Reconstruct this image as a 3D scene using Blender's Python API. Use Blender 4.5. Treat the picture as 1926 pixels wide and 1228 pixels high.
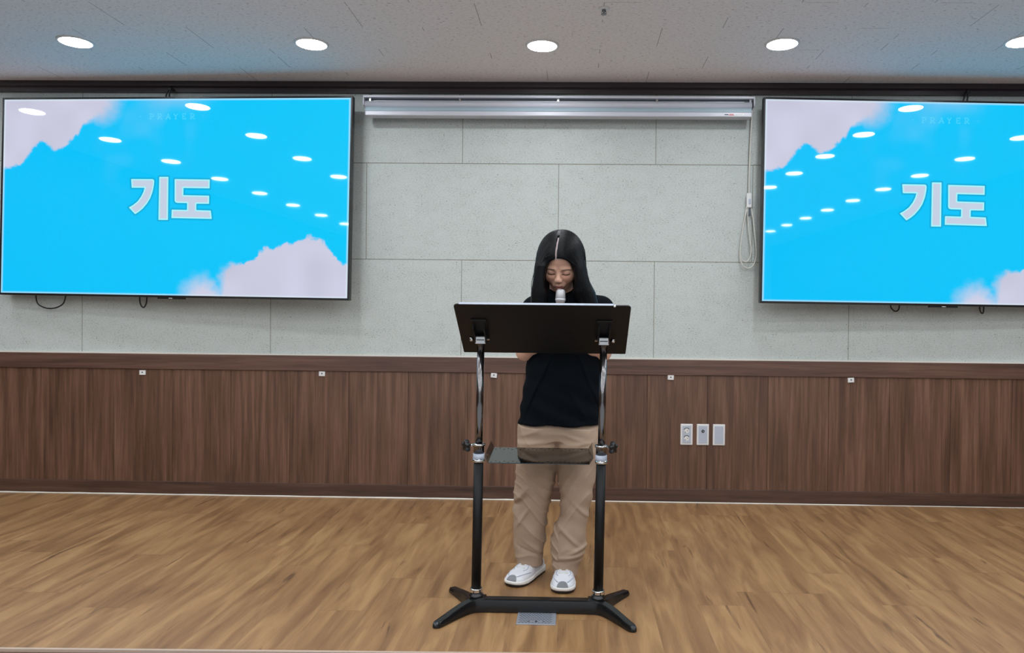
import bpy, bmesh, math, random
import numpy as np
from mathutils import Vector, Matrix
for o in list(bpy.data.objects):
    bpy.data.objects.remove(o)
scene = bpy.context.scene
COL = scene.collection
PI = math.pi

# ------------------------------------------------------------------ camera
F_PX, W_PX, H_PX = 1400.0, 1926, 1228
YAW, PITCH, ROLL = 0.02158, 0.0115, 0.01034
CAM = Vector((0.0, -4.63382, 1.13524))
fwd = Vector((-math.sin(YAW) * math.cos(PITCH), math.cos(YAW) * math.cos(PITCH), -math.sin(PITCH)))
r0 = Vector((math.cos(YAW), math.sin(YAW), 0.0))
u0 = r0.cross(fwd)
rt = math.cos(ROLL) * r0 + math.sin(ROLL) * u0
up = -math.sin(ROLL) * r0 + math.cos(ROLL) * u0
cd = bpy.data.cameras.new('camera')
cd.sensor_width = 36.0
cd.lens = F_PX / W_PX * 36.0
cd.shift_x = -(1050.76 - W_PX / 2) / W_PX
cd.clip_start = 0.05
cam = bpy.data.objects.new('camera', cd)
COL.objects.link(cam)
M = Matrix((rt, up, -fwd)).transposed().to_4x4()
M.translation = CAM
cam.matrix_world = M
scene.camera = cam

# ------------------------------------------------------------------ light + view
world = bpy.data.worlds.new('world')
scene.world = world
world.use_nodes = True
world.node_tree.nodes['Background'].inputs[0].default_value = (0.8, 0.9, 1.0, 1)
world.node_tree.nodes['Background'].inputs[1].default_value = 0.02
scene.view_settings.view_transform = 'Standard'
scene.view_settings.look = 'None'
scene.view_settings.gamma = 1.0
scene.view_settings.use_curve_mapping = False
scene.view_settings.exposure = 0.0
scene.cycles.max_bounces = 8
scene.cycles.diffuse_bounces = 5
scene.cycles.glossy_bounces = 4
scene.cycles.transparent_max_bounces = 8
scene.cycles.sample_clamp_indirect = 6.0
LAMP_EMISSION = 84.0      # the downlights' luminous panels
SCREEN_EMISSION = 1.0     # the televisions


# ------------------------------------------------------------------ materials
def lin(c):
    c = c / 255.0
    return c / 12.92 if c <= 0.04045 else ((c + 0.055) / 1.055) ** 2.4


def rgb(r, g, b):
    return (lin(r), lin(g), lin(b), 1.0)


def mat(name, col, rough=0.5, metal=0.0, spec=0.5, coat=0.0, grain=None):
    m = bpy.data.materials.new(name)
    m.use_nodes = True
    nt = m.node_tree
    b = nt.nodes['Principled BSDF']
    b.inputs['Base Color'].default_value = col
    b.inputs['Roughness'].default_value = rough
    b.inputs['Metallic'].default_value = metal
    b.inputs['Specular IOR Level'].default_value = spec
    b.inputs['Coat Weight'].default_value = coat
    if grain:
        sc, amt = grain
        n = nt.nodes.new('ShaderNodeTexNoise')
        n.inputs['Scale'].default_value = sc
        n.inputs['Detail'].default_value = 4
        tc = nt.nodes.new('ShaderNodeTexCoord')
        nt.links.new(tc.outputs['Object'], n.inputs['Vector'])
        bp = nt.nodes.new('ShaderNodeBump')
        bp.inputs['Strength'].default_value = amt
        bp.inputs['Distance'].default_value = 0.002
        nt.links.new(n.outputs['Fac'], bp.inputs['Height'])
        nt.links.new(bp.outputs['Normal'], b.inputs['Normal'])
    return m


class NT:
    """small node-graph writer"""
    def __init__(self, m):
        self.nt = m.node_tree
        self.b = self.nt.nodes['Principled BSDF']

    def n(self, kind, **kw):
        nd = self.nt.nodes.new(kind)
        for k, v in kw.items():
            setattr(nd, k, v)
        return nd

    def l(self, a, b):
        self.nt.links.new(a, b)

    def val(self, inp, v):
        if hasattr(v, 'links'):
            self.l(v, inp)
        else:
            inp.default_value = v

    def math(self, op, a, b=0.0, c=0.0):
        nd = self.n('ShaderNodeMath', operation=op)
        self.val(nd.inputs[0], a)
        self.val(nd.inputs[1], b)
        self.val(nd.inputs[2], c)
        return nd.outputs[0]

    def mix(self, f, a, b, blend='MIX'):
        nd = self.n('ShaderNodeMix', data_type='RGBA', blend_type=blend)
        self.val(nd.inputs['Factor'], f)
        self.val(nd.inputs[6], a)
        self.val(nd.inputs[7], b)
        return nd.outputs[2]

    def pos(self):
        g = self.n('ShaderNodeNewGeometry')
        s = self.n('ShaderNodeSeparateXYZ')
        self.l(g.outputs['Position'], s.inputs[0])
        return s.outputs[0], s.outputs[1], s.outputs[2]

    def vec(self, x, y, z):
        c = self.n('ShaderNodeCombineXYZ')
        for i, v in enumerate((x, y, z)):
            self.val(c.inputs[i], v)
        return c.outputs[0]

    def noise(self, v, scale=1.0, detail=3.0, rough=0.5, dist=0.0):
        nd = self.n('ShaderNodeTexNoise')
        self.l(v, nd.inputs['Vector'])
        nd.inputs['Scale'].default_value = scale
        nd.inputs['Detail'].default_value = detail
        nd.inputs['Roughness'].default_value = rough
        nd.inputs['Distortion'].default_value = dist
        return nd.outputs['Fac']

    def white(self, v):
        nd = self.n('ShaderNodeTexWhiteNoise', noise_dimensions='3D')
        self.l(v, nd.inputs['Vector'])
        return nd.outputs['Value']

    def ramp(self, f, stops):
        nd = self.n('ShaderNodeValToRGB')
        self.l(f, nd.inputs[0])
        el = nd.color_ramp.elements
        while len(el) < len(stops):
            el.new(0.5)
        for e, (p, c) in zip(el, stops):
            e.position = p
            e.color = c if isinstance(c, tuple) else (c, c, c, 1)
        return nd.outputs[0]

    def bump(self, h, strength=0.3, dist=0.002):
        nd = self.n('ShaderNodeBump')
        nd.inputs['Strength'].default_value = strength
        nd.inputs['Distance'].default_value = dist
        self.l(h, nd.inputs['Height'])
        self.l(nd.outputs['Normal'], self.b.inputs['Normal'])


def frac_line(g, v, period, offset, halfwidth):
    """1 on a thin line every period"""
    t = g.math('FRACT', g.math('DIVIDE', g.math('SUBTRACT', v, offset), period))
    d = g.math('MULTIPLY', g.math('MINIMUM', t, g.math('SUBTRACT', 1.0, t)), period)
    return g.math('LESS_THAN', d, halfwidth)


def acoustic_board():
    """wood-wool wall panels, 1.2 x 0.6 m in running bond, with flecks"""
    m = mat('acoustic_board', rgb(196, 198, 190), 0.9, spec=0.2)
    g = NT(m)
    x, y, z = g.pos()
    v = g.vec(g.math('MULTIPLY', x, 95.0), 0.0, g.math('MULTIPLY', z, 190.0))
    fleck = g.noise(v, 1.0, 3, 0.55, 0.3)
    big = g.noise(g.vec(g.math('MULTIPLY', x, 9.0), 0.0, g.math('MULTIPLY', z, 14.0)), 1.0, 3, 0.6)
    f2 = g.math('ADD', fleck, g.math('MULTIPLY', g.math('SUBTRACT', big, 0.5), 0.28))
    c = g.ramp(f2, [(0.27, rgb(110, 112, 106)), (0.33, rgb(172, 178, 173)), (0.42, rgb(188, 195, 191)), (0.65, rgb(199, 206, 203))])
    # joints
    row = g.math('FLOOR', g.math('DIVIDE', g.math('SUBTRACT', z, 1.4906), 0.6))
    odd = g.math('MODULO', g.math('ADD', row, 10.0), 2.0)
    off = g.math('MULTIPLY', odd, 0.6)
    # rows -1 and 1 share joints, row 0 is shifted by half a board
    xs = g.math('SUBTRACT', g.math('SUBTRACT', x, -3.1096), g.math('SUBTRACT', 0.6, off))
    vj = frac_line(g, xs, 1.2, 0.0, 0.0018)
    hj = frac_line(g, z, 0.6, 1.4906 - 0.6, 0.0022)
    j = g.math('MAXIMUM', vj, hj)
    c = g.mix(j, c, rgb(128, 127, 112))
    g.l(c, g.b.inputs['Base Color'])
    h = g.math('SUBTRACT', g.math('MULTIPLY', fleck, 0.7), j)
    g.bump(h, 0.35, 0.003)
    return m


def ceiling_board():
    m = mat('ceiling_board', rgb(218, 214, 213), 0.9, spec=0.2)
    g = NT(m)
    x, y, z = g.pos()
    v = g.vec(g.math('MULTIPLY', x, 60.0), g.math('MULTIPLY', y, 120.0), 0.0)
    fl = g.noise(v, 1.0, 3, 0.55, 0.4)
    c = g.ramp(fl, [(0.28, rgb(158, 152, 150)), (0.35, rgb(218, 213, 212)), (0.45, rgb(236, 231, 230)), (0.7, rgb(240, 236, 235))])
    row = g.math('FLOOR', g.math('DIVIDE', y, 0.3))
    off = g.math('MULTIPLY', g.math('MODULO', g.math('ADD', row, 100.0), 2.0), 0.3)
    vj = frac_line(g, g.math('ADD', x, off), 0.6, 0.12, 0.0016)
    hj = frac_line(g, y, 0.3, 0.0, 0.0012)
    msk = g.noise(g.vec(g.math('MULTIPLY', x, 2.2), g.math('MULTIPLY', y, 3.2), 0.0), 1.0, 2, 0.5)
    mv = g.math('GREATER_THAN', msk, 0.50)
    mh = g.math('GREATER_THAN', msk, 0.62)
    j = g.math('MAXIMUM', g.math('MULTIPLY', vj, mv), g.math('MULTIPLY', hj, mh))
    c = g.mix(g.math('MULTIPLY', j, 0.7), c, rgb(96, 90, 86))
    g.l(c, g.b.inputs['Base Color'])
    g.bump(fl, 0.3, 0.003)
    return m


def wood_panel(name, dark, mid, light, pitch=None, rough=0.42, along='z'):
    m = mat(name, mid, rough)
    g = NT(m)
    x, y, z = g.pos()
    a, b = (x, z) if along == 'z' else (z, x)
    seed = g.math('FLOOR', g.math('DIVIDE', g.math('SUBTRACT', x, -0.662), 0.372)) if pitch else 0.0
    sh = g.white(g.vec(seed, 3.0, 1.0)) if pitch else 0.5
    v = g.vec(g.math('MULTIPLY', a, 42.0), g.math('MULTIPLY', sh, 37.0), g.math('MULTIPLY', b, 1.7))
    n1 = g.noise(v, 1.0, 5, 0.62, 0.25)
    v2 = g.vec(g.math('MULTIPLY', a, 240.0), g.math('MULTIPLY', sh, 9.0), g.math('MULTIPLY', b, 6.0))
    n2 = g.noise(v2, 1.0, 3, 0.6)
    v3 = g.vec(g.math('MULTIPLY', a, 5.0), g.math('MULTIPLY', sh, 5.0), g.math('MULTIPLY', b, 1.2))
    n3 = g.noise(v3, 1.0, 2, 0.5)
    f = g.math('ADD', g.math('MULTIPLY', n1, 0.62), g.math('ADD', g.math('MULTIPLY', n2, 0.2), g.math('MULTIPLY', n3, 0.25)))
    f = g.math('ADD', f, g.math('MULTIPLY', g.math('SUBTRACT', sh, 0.5), 0.06))
    c = g.ramp(f, [(0.38, dark), (0.53, mid), (0.68, light)])
    g.l(c, g.b.inputs['Base Color'])
    g.bump(n2, 0.12, 0.001)
    return m


def floor_wood():
    m = mat('plank_floor', rgb(140, 105, 70), 0.36)
    g = NT(m)
    x, y, z = g.pos()
    W, L = 0.184, 1.22
    col = g.math('FLOOR', g.math('DIVIDE', g.math('ADD', x, 0.05), W))
    cr = g.white(g.vec(col, 7.0, 2.0))
    ys = g.math('ADD', y, g.math('MULTIPLY', cr, L))
    rowi = g.math('FLOOR', g.math('DIVIDE', ys, L))
    pr = g.white(g.vec(col, rowi, 4.0))
    pr2 = g.white(g.vec(col, rowi, 9.0))
    # long soft streaks along the plank
    xx = g.math('MULTIPLY', g.math('ADD', x, g.math('MULTIPLY', pr, 11.0)), 17.0)
    yy = g.math('MULTIPLY', g.math('ADD', y, g.math('MULTIPLY', pr2, 7.0)), 2.0)
    n1 = g.noise(g.vec(xx, yy, pr), 1.0, 4, 0.52, 0.7)
    n2 = g.noise(g.vec(g.math('MULTIPLY', x, 150.0), g.math('MULTIPLY', y, 9.0), pr), 1.0, 3, 0.6)
    kn = g.noise(g.vec(g.math('MULTIPLY', xx, 1.5), g.math('MULTIPLY', yy, 1.15), g.math('ADD', pr2, 5.0)), 1.0, 3, 0.55, 0.7)
    f = g.math('ADD', g.math('MULTIPLY', n1, 0.75), g.math('MULTIPLY', n2, 0.16))
    f = g.math('ADD', f, g.math('MULTIPLY', g.math('SUBTRACT', pr, 0.5), 0.05))
    c = g.ramp(f, [(0.26, rgb(116, 84, 54)), (0.42, rgb(143, 107, 70)), (0.54, rgb(161, 124, 83)), (0.72, rgb(180, 143, 99))])
    dk = g.ramp(kn, [(0.27, 0.8), (0.35, 0.0)])
    c = g.mix(dk, c, rgb(88, 62, 42))
    jx = frac_line(g, x, W, -0.05, 0.0009)
    jy = frac_line(g, ys, L, 0.0, 0.0011)
    j = g.math('MAXIMUM', g.math('MULTIPLY', jx, 0.55), jy)
    c = g.mix(g.math('MULTIPLY', j, 0.5), c, rgb(80, 55, 36))
    g.l(c, g.b.inputs['Base Color'])
    rr = g.math('ADD', 0.33, g.math('MULTIPLY', n1, 0.16))
    g.l(rr, g.b.inputs['Roughness'])
    g.bump(n2, 0.08, 0.0006)
    return m


def attr_mat(name, rough=0.5, spec=0.5, sss=0.0, bump=None):
    m = mat(name, (0.5, 0.5, 0.5, 1), rough, spec=spec)
    g = NT(m)
    a = g.n('ShaderNodeAttribute', attribute_name='Col')
    g.l(a.outputs['Color'], g.b.inputs['Base Color'])
    if sss:
        g.b.inputs['Subsurface Weight'].default_value = sss
        g.b.inputs['Subsurface Radius'].default_value = (0.012, 0.005, 0.003)
        g.b.inputs['Subsurface Scale'].default_value = 0.6
    if bump:
        tc = g.n('ShaderNodeTexCoord')
        g.bump(g.noise(tc.outputs['Object'], bump[0], 4), bump[1], 0.001)
    return m


M_BOARD = acoustic_board()
M_CEIL = ceiling_board()
M_PANEL = wood_panel('brown_panel_wood', rgb(72, 49, 37), rgb(100, 71, 55), rgb(126, 94, 75), pitch=True)
M_RAIL = wood_panel('brown_rail_wood', rgb(66, 47, 39), rgb(92, 66, 55), rgb(112, 84, 70), along='x')
M_BASEB = wood_panel('brown_base_wood', rgb(56, 41, 33), rgb(80, 57, 46), rgb(98, 73, 59), along='x')
M_FLOOR = floor_wood()
M_MOULD = mat('dark_moulding', rgb(52, 42, 44), 0.4, grain=(40, 0.1))
M_SIDEWALL = mat('plain_wall_paint', rgb(214, 216, 216), 0.85, grain=(30, 0.1))
M_SIDEDARK = mat('brown_bounce_cut_wall', rgb(92, 70, 58), 0.6, grain=(30, 0.1))  # unseen side walls, made dark brown to cut bounced light at the sides
M_WHITEBEAD = mat('white_sealant', rgb(226, 222, 212), 0.5, grain=(50, 0.2))
M_NOSE = mat('pale_step_edge', rgb(186, 166, 150), 0.35, grain=(60, 0.2))
M_HALL = mat('hall_floor', rgb(176, 178, 182), 0.5, grain=(20, 0.1))
M_BLACKMETAL = mat('black_powder_coat', rgb(10, 11, 12), 0.5, spec=0.3, grain=(400, 0.08))
M_BLACKDESK = mat('black_desk_plate', rgb(11, 11, 11), 0.5, spec=0.3, grain=(300, 0.05))
M_BLACKPL = mat('black_plastic', rgb(18, 18, 19), 0.35, grain=(200, 0.1))
M_BASEMETAL = mat('black_gloss_base', rgb(12, 15, 17), 0.24, grain=(250, 0.06))
M_CHROME = mat('chrome', rgb(205, 205, 205), 0.12, metal=1.0)
M_DARKCHROME = mat('steel_tube', rgb(120, 118, 118), 0.16, metal=1.0)
M_WHITEPL = mat('white_plastic', rgb(226, 226, 224), 0.4, grain=(120, 0.05))
M_GREYPL = mat('pale_grey_plastic', rgb(182, 190, 204), 0.4, grain=(120, 0.05))
M_DARKSOCKET = mat('dark_socket_grey', rgb(52, 62, 66), 0.5, grain=(120, 0.05))
M_CASING = mat('silver_casing', rgb(206, 208, 218), 0.35, spec=0.6, grain=(80, 0.04))
M_BLUECAS = mat('pale_blue_fabric_bar', rgb(168, 190, 200), 0.45, grain=(80, 0.04))
M_GREYSH = mat('grey_slot', rgb(86, 96, 106), 0.5, grain=(80, 0.04))
M_CORD = mat('ivory_cord', rgb(214, 212, 204), 0.5, grain=(120, 0.05))
M_BLACKCORD = mat('black_cable', rgb(14, 14, 15), 0.45, grain=(120, 0.05))
M_RED = mat('label_red', rgb(190, 40, 50), 0.5, grain=(120, 0.02))
M_NAVY = mat('label_navy', rgb(60, 70, 100), 0.5, grain=(120, 0.02))
M_STEEL = mat('brushed_steel_plate', rgb(168, 174, 184), 0.35, metal=0.5, grain=(150, 0.1))
M_SLOT = mat('dark_slot', rgb(40, 48, 62), 0.6, grain=(120, 0.05))
M_MIC = mat('silver_mic_body', rgb(205, 205, 210), 0.3, metal=0.35, grain=(150, 0.03))


def mesh_grille():
    m = mat('mic_grille', rgb(188, 188, 190), 0.4, metal=0.4)
    g = NT(m)
    tc = g.n('ShaderNodeTexCoord')
    w = g.n('ShaderNodeTexVoronoi')
    g.l(tc.outputs['Object'], w.inputs['Vector'])
    w.inputs['Scale'].default_value = 480
    g.bump(w.outputs['Distance'], 0.2, 0.0008)
    return m


M_GRILLE = mesh_grille()


def lamp_mat():
    m = bpy.data.materials.new('lit_diffuser')
    m.use_nodes = True
    b = m.node_tree.nodes['Principled BSDF']
    b.inputs['Base Color'].default_value = (0.9, 0.9, 0.9, 1)
    b.inputs['Emission Color'].default_value = (0.955, 1.0, 1.045, 1)
    b.inputs['Emission Strength'].default_value = LAMP_EMISSION
    return m


M_LAMP = lamp_mat()


def screen_mat():
    m = mat('lit_screen', (0.004, 0.005, 0.006, 1), 0.03, spec=0.28)
    g = NT(m)
    a = g.n('ShaderNodeAttribute', attribute_name='Col')
    g.l(a.outputs['Color'], g.b.inputs['Emission Color'])
    g.b.inputs['Emission Strength'].default_value = SCREEN_EMISSION
    return m


M_SCREEN = screen_mat()


# ------------------------------------------------------------------ object helpers
def link(o, parent=None):
    COL.objects.link(o)
    if parent is not None:
        o.parent = parent
        o.matrix_parent_inverse = Matrix.Identity(4)
    return o


def obj(name, bm, m, parent=None, loc=None, smooth=False):
    me = bpy.data.meshes.new(name)
    bm.normal_update()
    bm.to_mesh(me)
    bm.free()
    for k in (m if isinstance(m, (list, tuple)) else [m]):
        me.materials.append(k)
    if smooth:
        me.polygons.foreach_set('use_smooth', [True] * len(me.polygons))
    o = bpy.data.objects.new(name, me)
    if loc is not None:
        o.location = loc
    return link(o, parent)


def arr(name, V, Fq, m, parent=None, smooth=True, col=None, shift=None):
    V = np.asarray(V, np.float32)
    if shift is not None:
        V = V - np.asarray(shift, np.float32)
    Fq = np.asarray(Fq, np.int32)
    me = bpy.data.meshes.new(name)
    k = Fq.shape[1]
    me.vertices.add(len(V))
    me.vertices.foreach_set('co', V.ravel())
    me.loops.add(Fq.size)
    me.loops.foreach_set('vertex_index', Fq.ravel())
    me.polygons.add(len(Fq))
    me.polygons.foreach_set('loop_start', np.arange(0, Fq.size, k, dtype=np.int32))
    me.update(calc_edges=True)
    me.polygons.foreach_set('use_smooth', np.full(len(Fq), smooth))
    if col is not None:
        a = me.attributes.new('Col', 'FLOAT_COLOR', 'POINT')
        c = np.ones((len(V), 4), np.float32)
        c[:, :3] = col
        a.data.foreach_set('color', c.ravel())
    me.materials.append(m)
    o = bpy.data.objects.new(name, me)
    return link(o, parent)


def thing(name, label, cat, loc=(0, 0, 0), rot=(0, 0, 0), group=None):
    o = bpy.data.objects.new(name, None)
    o.empty_display_size = 0.05
    link(o)
    o.location = loc
    o.rotation_euler = rot
    return tag(o, label, cat, group)


def tag(o, label, cat, group=None):
    o['label'] = label
    o['category'] = cat
    if group:
        o['group'] = group
    return o


def struct(o):
    o['kind'] = 'structure'
    return o


def add_box(bm, x0, x1, y0, y1, z0, z1, bev=0.0, mi=0, seg=2):
    r = bmesh.ops.create_cube(bm, size=1.0)
    vs = r['verts']
    for v in vs:
        v.co = Vector(((x0 + x1) / 2 + v.co.x * (x1 - x0), (y0 + y1) / 2 + v.co.y * (y1 - y0), (z0 + z1) / 2 + v.co.z * (z1 - z0)))
    fs = set(f for v in vs for f in v.link_faces)
    for f in fs:
        f.material_index = mi
    if bev > 0:
        es = list(set(e for v in vs for e in v.link_edges))
        r2 = bmesh.ops.bevel(bm, geom=es, offset=bev, segments=seg, affect='EDGES', profile=0.5)
        for f in r2['faces']:
            f.material_index = mi
        vs = list({v for f in r2['faces'] for v in f.verts})
    return vs


def box_obj(name, b, m, parent=None, bev=0.0, loc=None):
    bm = bmesh.new()
    add_box(bm, *b, bev=bev)
    return obj(name, bm, m, parent, loc)


def add_tube(bm, pts, rad, seg=10, mi=0, caps=True, smooth=True):
    pts = [Vector(p) for p in pts]
    n = len(pts)
    if not hasattr(rad, '__len__'):
        rad = [rad] * n
    tang = []
    for i in range(n):
        a = pts[max(i - 1, 0)]
        b = pts[min(i + 1, n - 1)]
        tang.append((b - a).normalized())
    t = tang[0]
    ref = Vector((0, 0, 1)) if abs(t.z) < 0.9 else Vector((0, 1, 0))
    nx = t.cross(ref).normalized()
    rings = []
    for i in range(n):
        t = tang[i]
        nx = (nx - t * nx.dot(t))
        nx = nx.normalized() if nx.length > 1e-6 else t.orthogonal().normalized()
        ny = t.cross(nx)
        rings.append([bm.verts.new(pts[i] + (nx * math.cos(2 * PI * k / seg) + ny * math.sin(2 * PI * k / seg)) * rad[i]) for k in range(seg)])
    for i in range(n - 1):
        for k in range(seg):
            f = bm.faces.new((rings[i][k], rings[i][(k + 1) % seg], rings[i + 1][(k + 1) % seg], rings[i + 1][k]))
            f.material_index = mi
            f.smooth = smooth
    if caps:
        for rg, rev in ((rings[0], True), (rings[-1], False)):
            f = bm.faces.new(rg[::-1] if rev else rg)
            f.material_index = mi


def tube_obj(name, pts, rad, m, parent=None, seg=12):
    bm = bmesh.new()
    add_tube(bm, pts, rad, seg)
    bmesh.ops.recalc_face_normals(bm, faces=bm.faces)
    return obj(name, bm, m, parent)


def add_lathe(bm, prof, c=(0, 0, 0), axis='z', seg=32, mi=0):
    """prof: (radius, height) list; closed at both ends"""
    c = Vector(c)

    def P(r, h, a):
        u, v = r * math.cos(a), r * math.sin(a)
        if axis == 'z':
            return c + Vector((u, v, h))
        if axis == 'x':
            return c + Vector((h, u, v))
        return c + Vector((u, h, v))
    rings = [[bm.verts.new(P(max(r, 1e-5), h, 2 * PI * k / seg)) for k in range(seg)] for r, h in prof]
    for i in range(len(rings) - 1):
        for k in range(seg):
            f = bm.faces.new((rings[i][k], rings[i][(k + 1) % seg], rings[i + 1][(k + 1) % seg], rings[i + 1][k]))
            f.material_index = mi
            f.smooth = abs(prof[i][1] - prof[i + 1][1]) > 1e-6 and seg > 12
    bm.faces.new(rings[0][::-1]).material_index = mi
    bm.faces.new(rings[-1]).material_index = mi


def lathe_obj(name, prof, c, m, parent=None, axis='z', seg=32):
    bm = bmesh.new()
    add_lathe(bm, prof, c, axis, seg)
    bmesh.ops.recalc_face_normals(bm, faces=bm.faces)
    return obj(name, bm, m, parent)


def smooth_path(pts, n=8):
    """Catmull-Rom"""
    P = [Vector(p) for p in pts]
    out = []
    for i in range(len(P) - 1):
        a, b, c, d = P[max(i - 1, 0)], P[i], P[i + 1], P[min(i + 2, len(P) - 1)]
        for k in range(n):
            t = k / n
            out.append(0.5 * ((2 * b) + (c - a) * t + (2 * a - 5 * b + 4 * c - d) * t * t + (3 * b - a - 3 * c + d) * t ** 3))
    out.append(P[-1])
    return out


def add_prism(bm, poly, y0, y1, mi=0):
    """poly of (x, z), extruded along y"""
    a = [bm.verts.new((x, y0, z)) for x, z in poly]
    b = [bm.verts.new((x, y1, z)) for x, z in poly]
    n = len(poly)
    fs = [bm.faces.new(a), bm.faces.new(b[::-1])]
    for i in range(n):
        fs.append(bm.faces.new((a[i], b[i], b[(i + 1) % n], a[(i + 1) % n])))
    for f in fs:
        f.material_index = mi


# ------------------------------------------------------------------ room
XL, XR, YB, ZC = -4.55, 4.35, -9.9, 2.5844
HALL_Z = -0.36
EDGE = -2.13       # y of the stage edge at x = 0
SL = 0.0228        # the edge runs slightly askew


def edge_y(x):
    return EDGE + SL * x


def poly_slab(name, pts, z0, z1, m):
    bm = bmesh.new()
    a = [bm.verts.new((x, y, z0)) for x, y in pts]
    b = [bm.verts.new((x, y, z1)) for x, y in pts]
    n = len(pts)
    bm.faces.new(a[::-1])
    bm.faces.new(b)
    for i in range(n):
        bm.faces.new((a[i], a[(i + 1) % n], b[(i + 1) % n], b[i]))
    bmesh.ops.recalc_face_normals(bm, faces=bm.faces)
    return struct(obj(name, bm, m))


poly_slab('floor', [(XL, edge_y(XL)), (XR, edge_y(XR)), (XR, 0.0), (XL, 0.0)], -0.05, 0.0, M_FLOOR)
poly_slab('floor', [(XL, YB), (XR, YB), (XR, -1.9), (XL, -1.9)], HALL_Z - 0.05, HALL_Z, M_HALL)
poly_slab('trim_8', [(XL, edge_y(XL) - 0.012), (XR, edge_y(XR) - 0.012), (XR, edge_y(XR)), (XL, edge_y(XL))], -0.03, 0.004, M_NOSE)
poly_slab('trim_9', [(XL, edge_y(XL) - 0.040), (XR, edge_y(XR) - 0.040), (XR, edge_y(XR) - 0.012), (XL, edge_y(XL) - 0.012)], -0.05, -0.006, M_BASEB)
poly_slab('wall_stage', [(XL, edge_y(XL)), (XR, edge_y(XR)), (XR, edge_y(XR) + 0.05), (XL, edge_y(XL) + 0.05)], HALL_Z, -0.05, M_BASEB)
struct(box_obj('wall_front', (XL, XR, 0.0, 0.12, -0.05, ZC + 0.05), M_BOARD))
struct(box_obj('ceiling', (XL, XR, YB, 0.12, ZC, ZC + 0.05), M_CEIL))
struct(box_obj('wall_left', (XL - 0.1, XL, YB, 0.12, HALL_Z, ZC + 0.05), M_SIDEDARK))
struct(box_obj('wall_right', (XR, XR + 0.1, YB, 0.12, HALL_Z, ZC + 0.05), M_SIDEDARK))
struct(box_obj('wall_back', (XL, XR, YB - 0.1, YB, HALL_Z, ZC + 0.05), M_SIDEWALL))

# wainscot: separate boards with a fine groove between them, on a backing
bm = bmesh.new()
add_box(bm, XL, XR, -0.006, 0.0, 0.0, 0.86)
k0 = int(math.floor((XL + 0.662) / 0.372))
xx = -0.662 + 0.372 * k0
while xx < XR:
    a, b = max(xx + 0.0008, XL), min(xx + 0.372 - 0.0008, XR)
    if b - a > 0.01:
        add_box(bm, a, b, -0.016, -0.004, 0.07, 0.80, bev=0.0008, seg=1)
    xx += 0.372
struct(obj('trim_1', bm, M_PANEL))
struct(box_obj('trim_2', (XL, XR, -0.026, 0.0, 0.7885, 0.884), M_RAIL, bev=0.003))
struct(box_obj('trim_3', (XL, XR, -0.012, 0.0, 0.884, 0.8925), M_WHITEBEAD))
struct(box_obj('baseboard_front', (XL, XR, -0.024, 0.0, 0.0, 0.0834), M_BASEB, bev=0.002))
# sealant bead on the floor, a little uneven
bm = bmesh.new()
random.seed(4)
pts, rr = [], []
xb = XL
while xb < XR:
    pts.append((xb, -0.025 - 0.001 * random.random(), 0.0015))
    rr.append(0.0042 + 0.003 * random.random() * (1.0 if xb < 0.2 else 0.3) - (0.0022 if xb > 1.8 else 0))
    xb += 0.09
add_tube(bm, pts, rr, 6)
bmesh.ops.recalc_face_normals(bm, faces=bm.faces)
struct(obj('trim_4', bm, M_WHITEBEAD))
# dark crown moulding in two steps
bm = bmesh.new()
add_prism(bm, [(-0.0, 0.0), (-0.030, 0.0), (-0.030, 0.024), (-0.044, 0.034), (-0.044, 0.0644), (0.0, 0.0644)], XL, XR)
for v in bm.verts:
    x, y, z = v.co
    v.co = Vector((y, x, 2.520 + z))
bmesh.ops.recalc_face_normals(bm, faces=bm.faces)
struct(obj('trim_5', bm, M_MOULD))

# ------------------------------------------------------------------ ceiling downlights
LX = [-3.95, -2.681, -1.419, -0.188, 1.071, 2.292, 3.54]
LY0, LS = -0.69, 0.757


def make_downlight(x, y, label, group):
    t = thing('ceiling_downlight', label, 'ceiling light', (x, y, ZC), group=group)
    lathe_obj('trim_ring', [(0.074, -0.001), (0.074, -0.0045), (0.080, -0.007), (0.087, -0.005), (0.090, 0.0)], (0, 0, 0), M_WHITEPL, t, seg=40)
    bm = bmesh.new()
    bmesh.ops.create_circle(bm, cap_ends=True, segments=40, radius=0.0755)
    for v in bm.verts:
        v.co.z = -0.0075
    for f in bm.faces:
        f.normal_update()
        if f.normal.z > 0:
            f.normal_flip()
    obj('diffuser', bm, M_LAMP, t)
    return t


names = {1: 'round lit ceiling downlight above the left television, leftmost of the row',
         2: 'round lit ceiling downlight above the right corner of the left television',
         3: 'round lit ceiling downlight above the projector screen, near the sprinkler head',
         4: 'round lit ceiling downlight above the left corner of the right television',
         5: 'round lit ceiling downlight cut off by the right edge of the photo'}
first = None
for k in range(12):  # unseen lamps that no screen mirrors are added to light the room
    for i, x in enumerate(LX):
        y = LY0 - LS * k
        if k == 0:
            y += {1: -0.009, 2: 0.013, 3: 0.029, 4: -0.003, 5: -0.048}.get(i, 0)
        vis = k == 0 and i in names
        lab = names[i] if vis else 'round hall ceiling downlight out of view, mirrored in the screens or added for light'
        grp = 'ceiling downlights in the row in front of the wall' if vis else 'hall ceiling downlights mirrored in the screens'
        if first is None:
            first = make_downlight(x, y, lab, grp)
        else:
            r = first.copy()
            COL.objects.link(r)
            r.location = (x, y, ZC)
            r['label'], r['group'] = lab, grp
            for ch in first.children:
                c = ch.copy()
                COL.objects.link(c)
                c.parent = r

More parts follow.
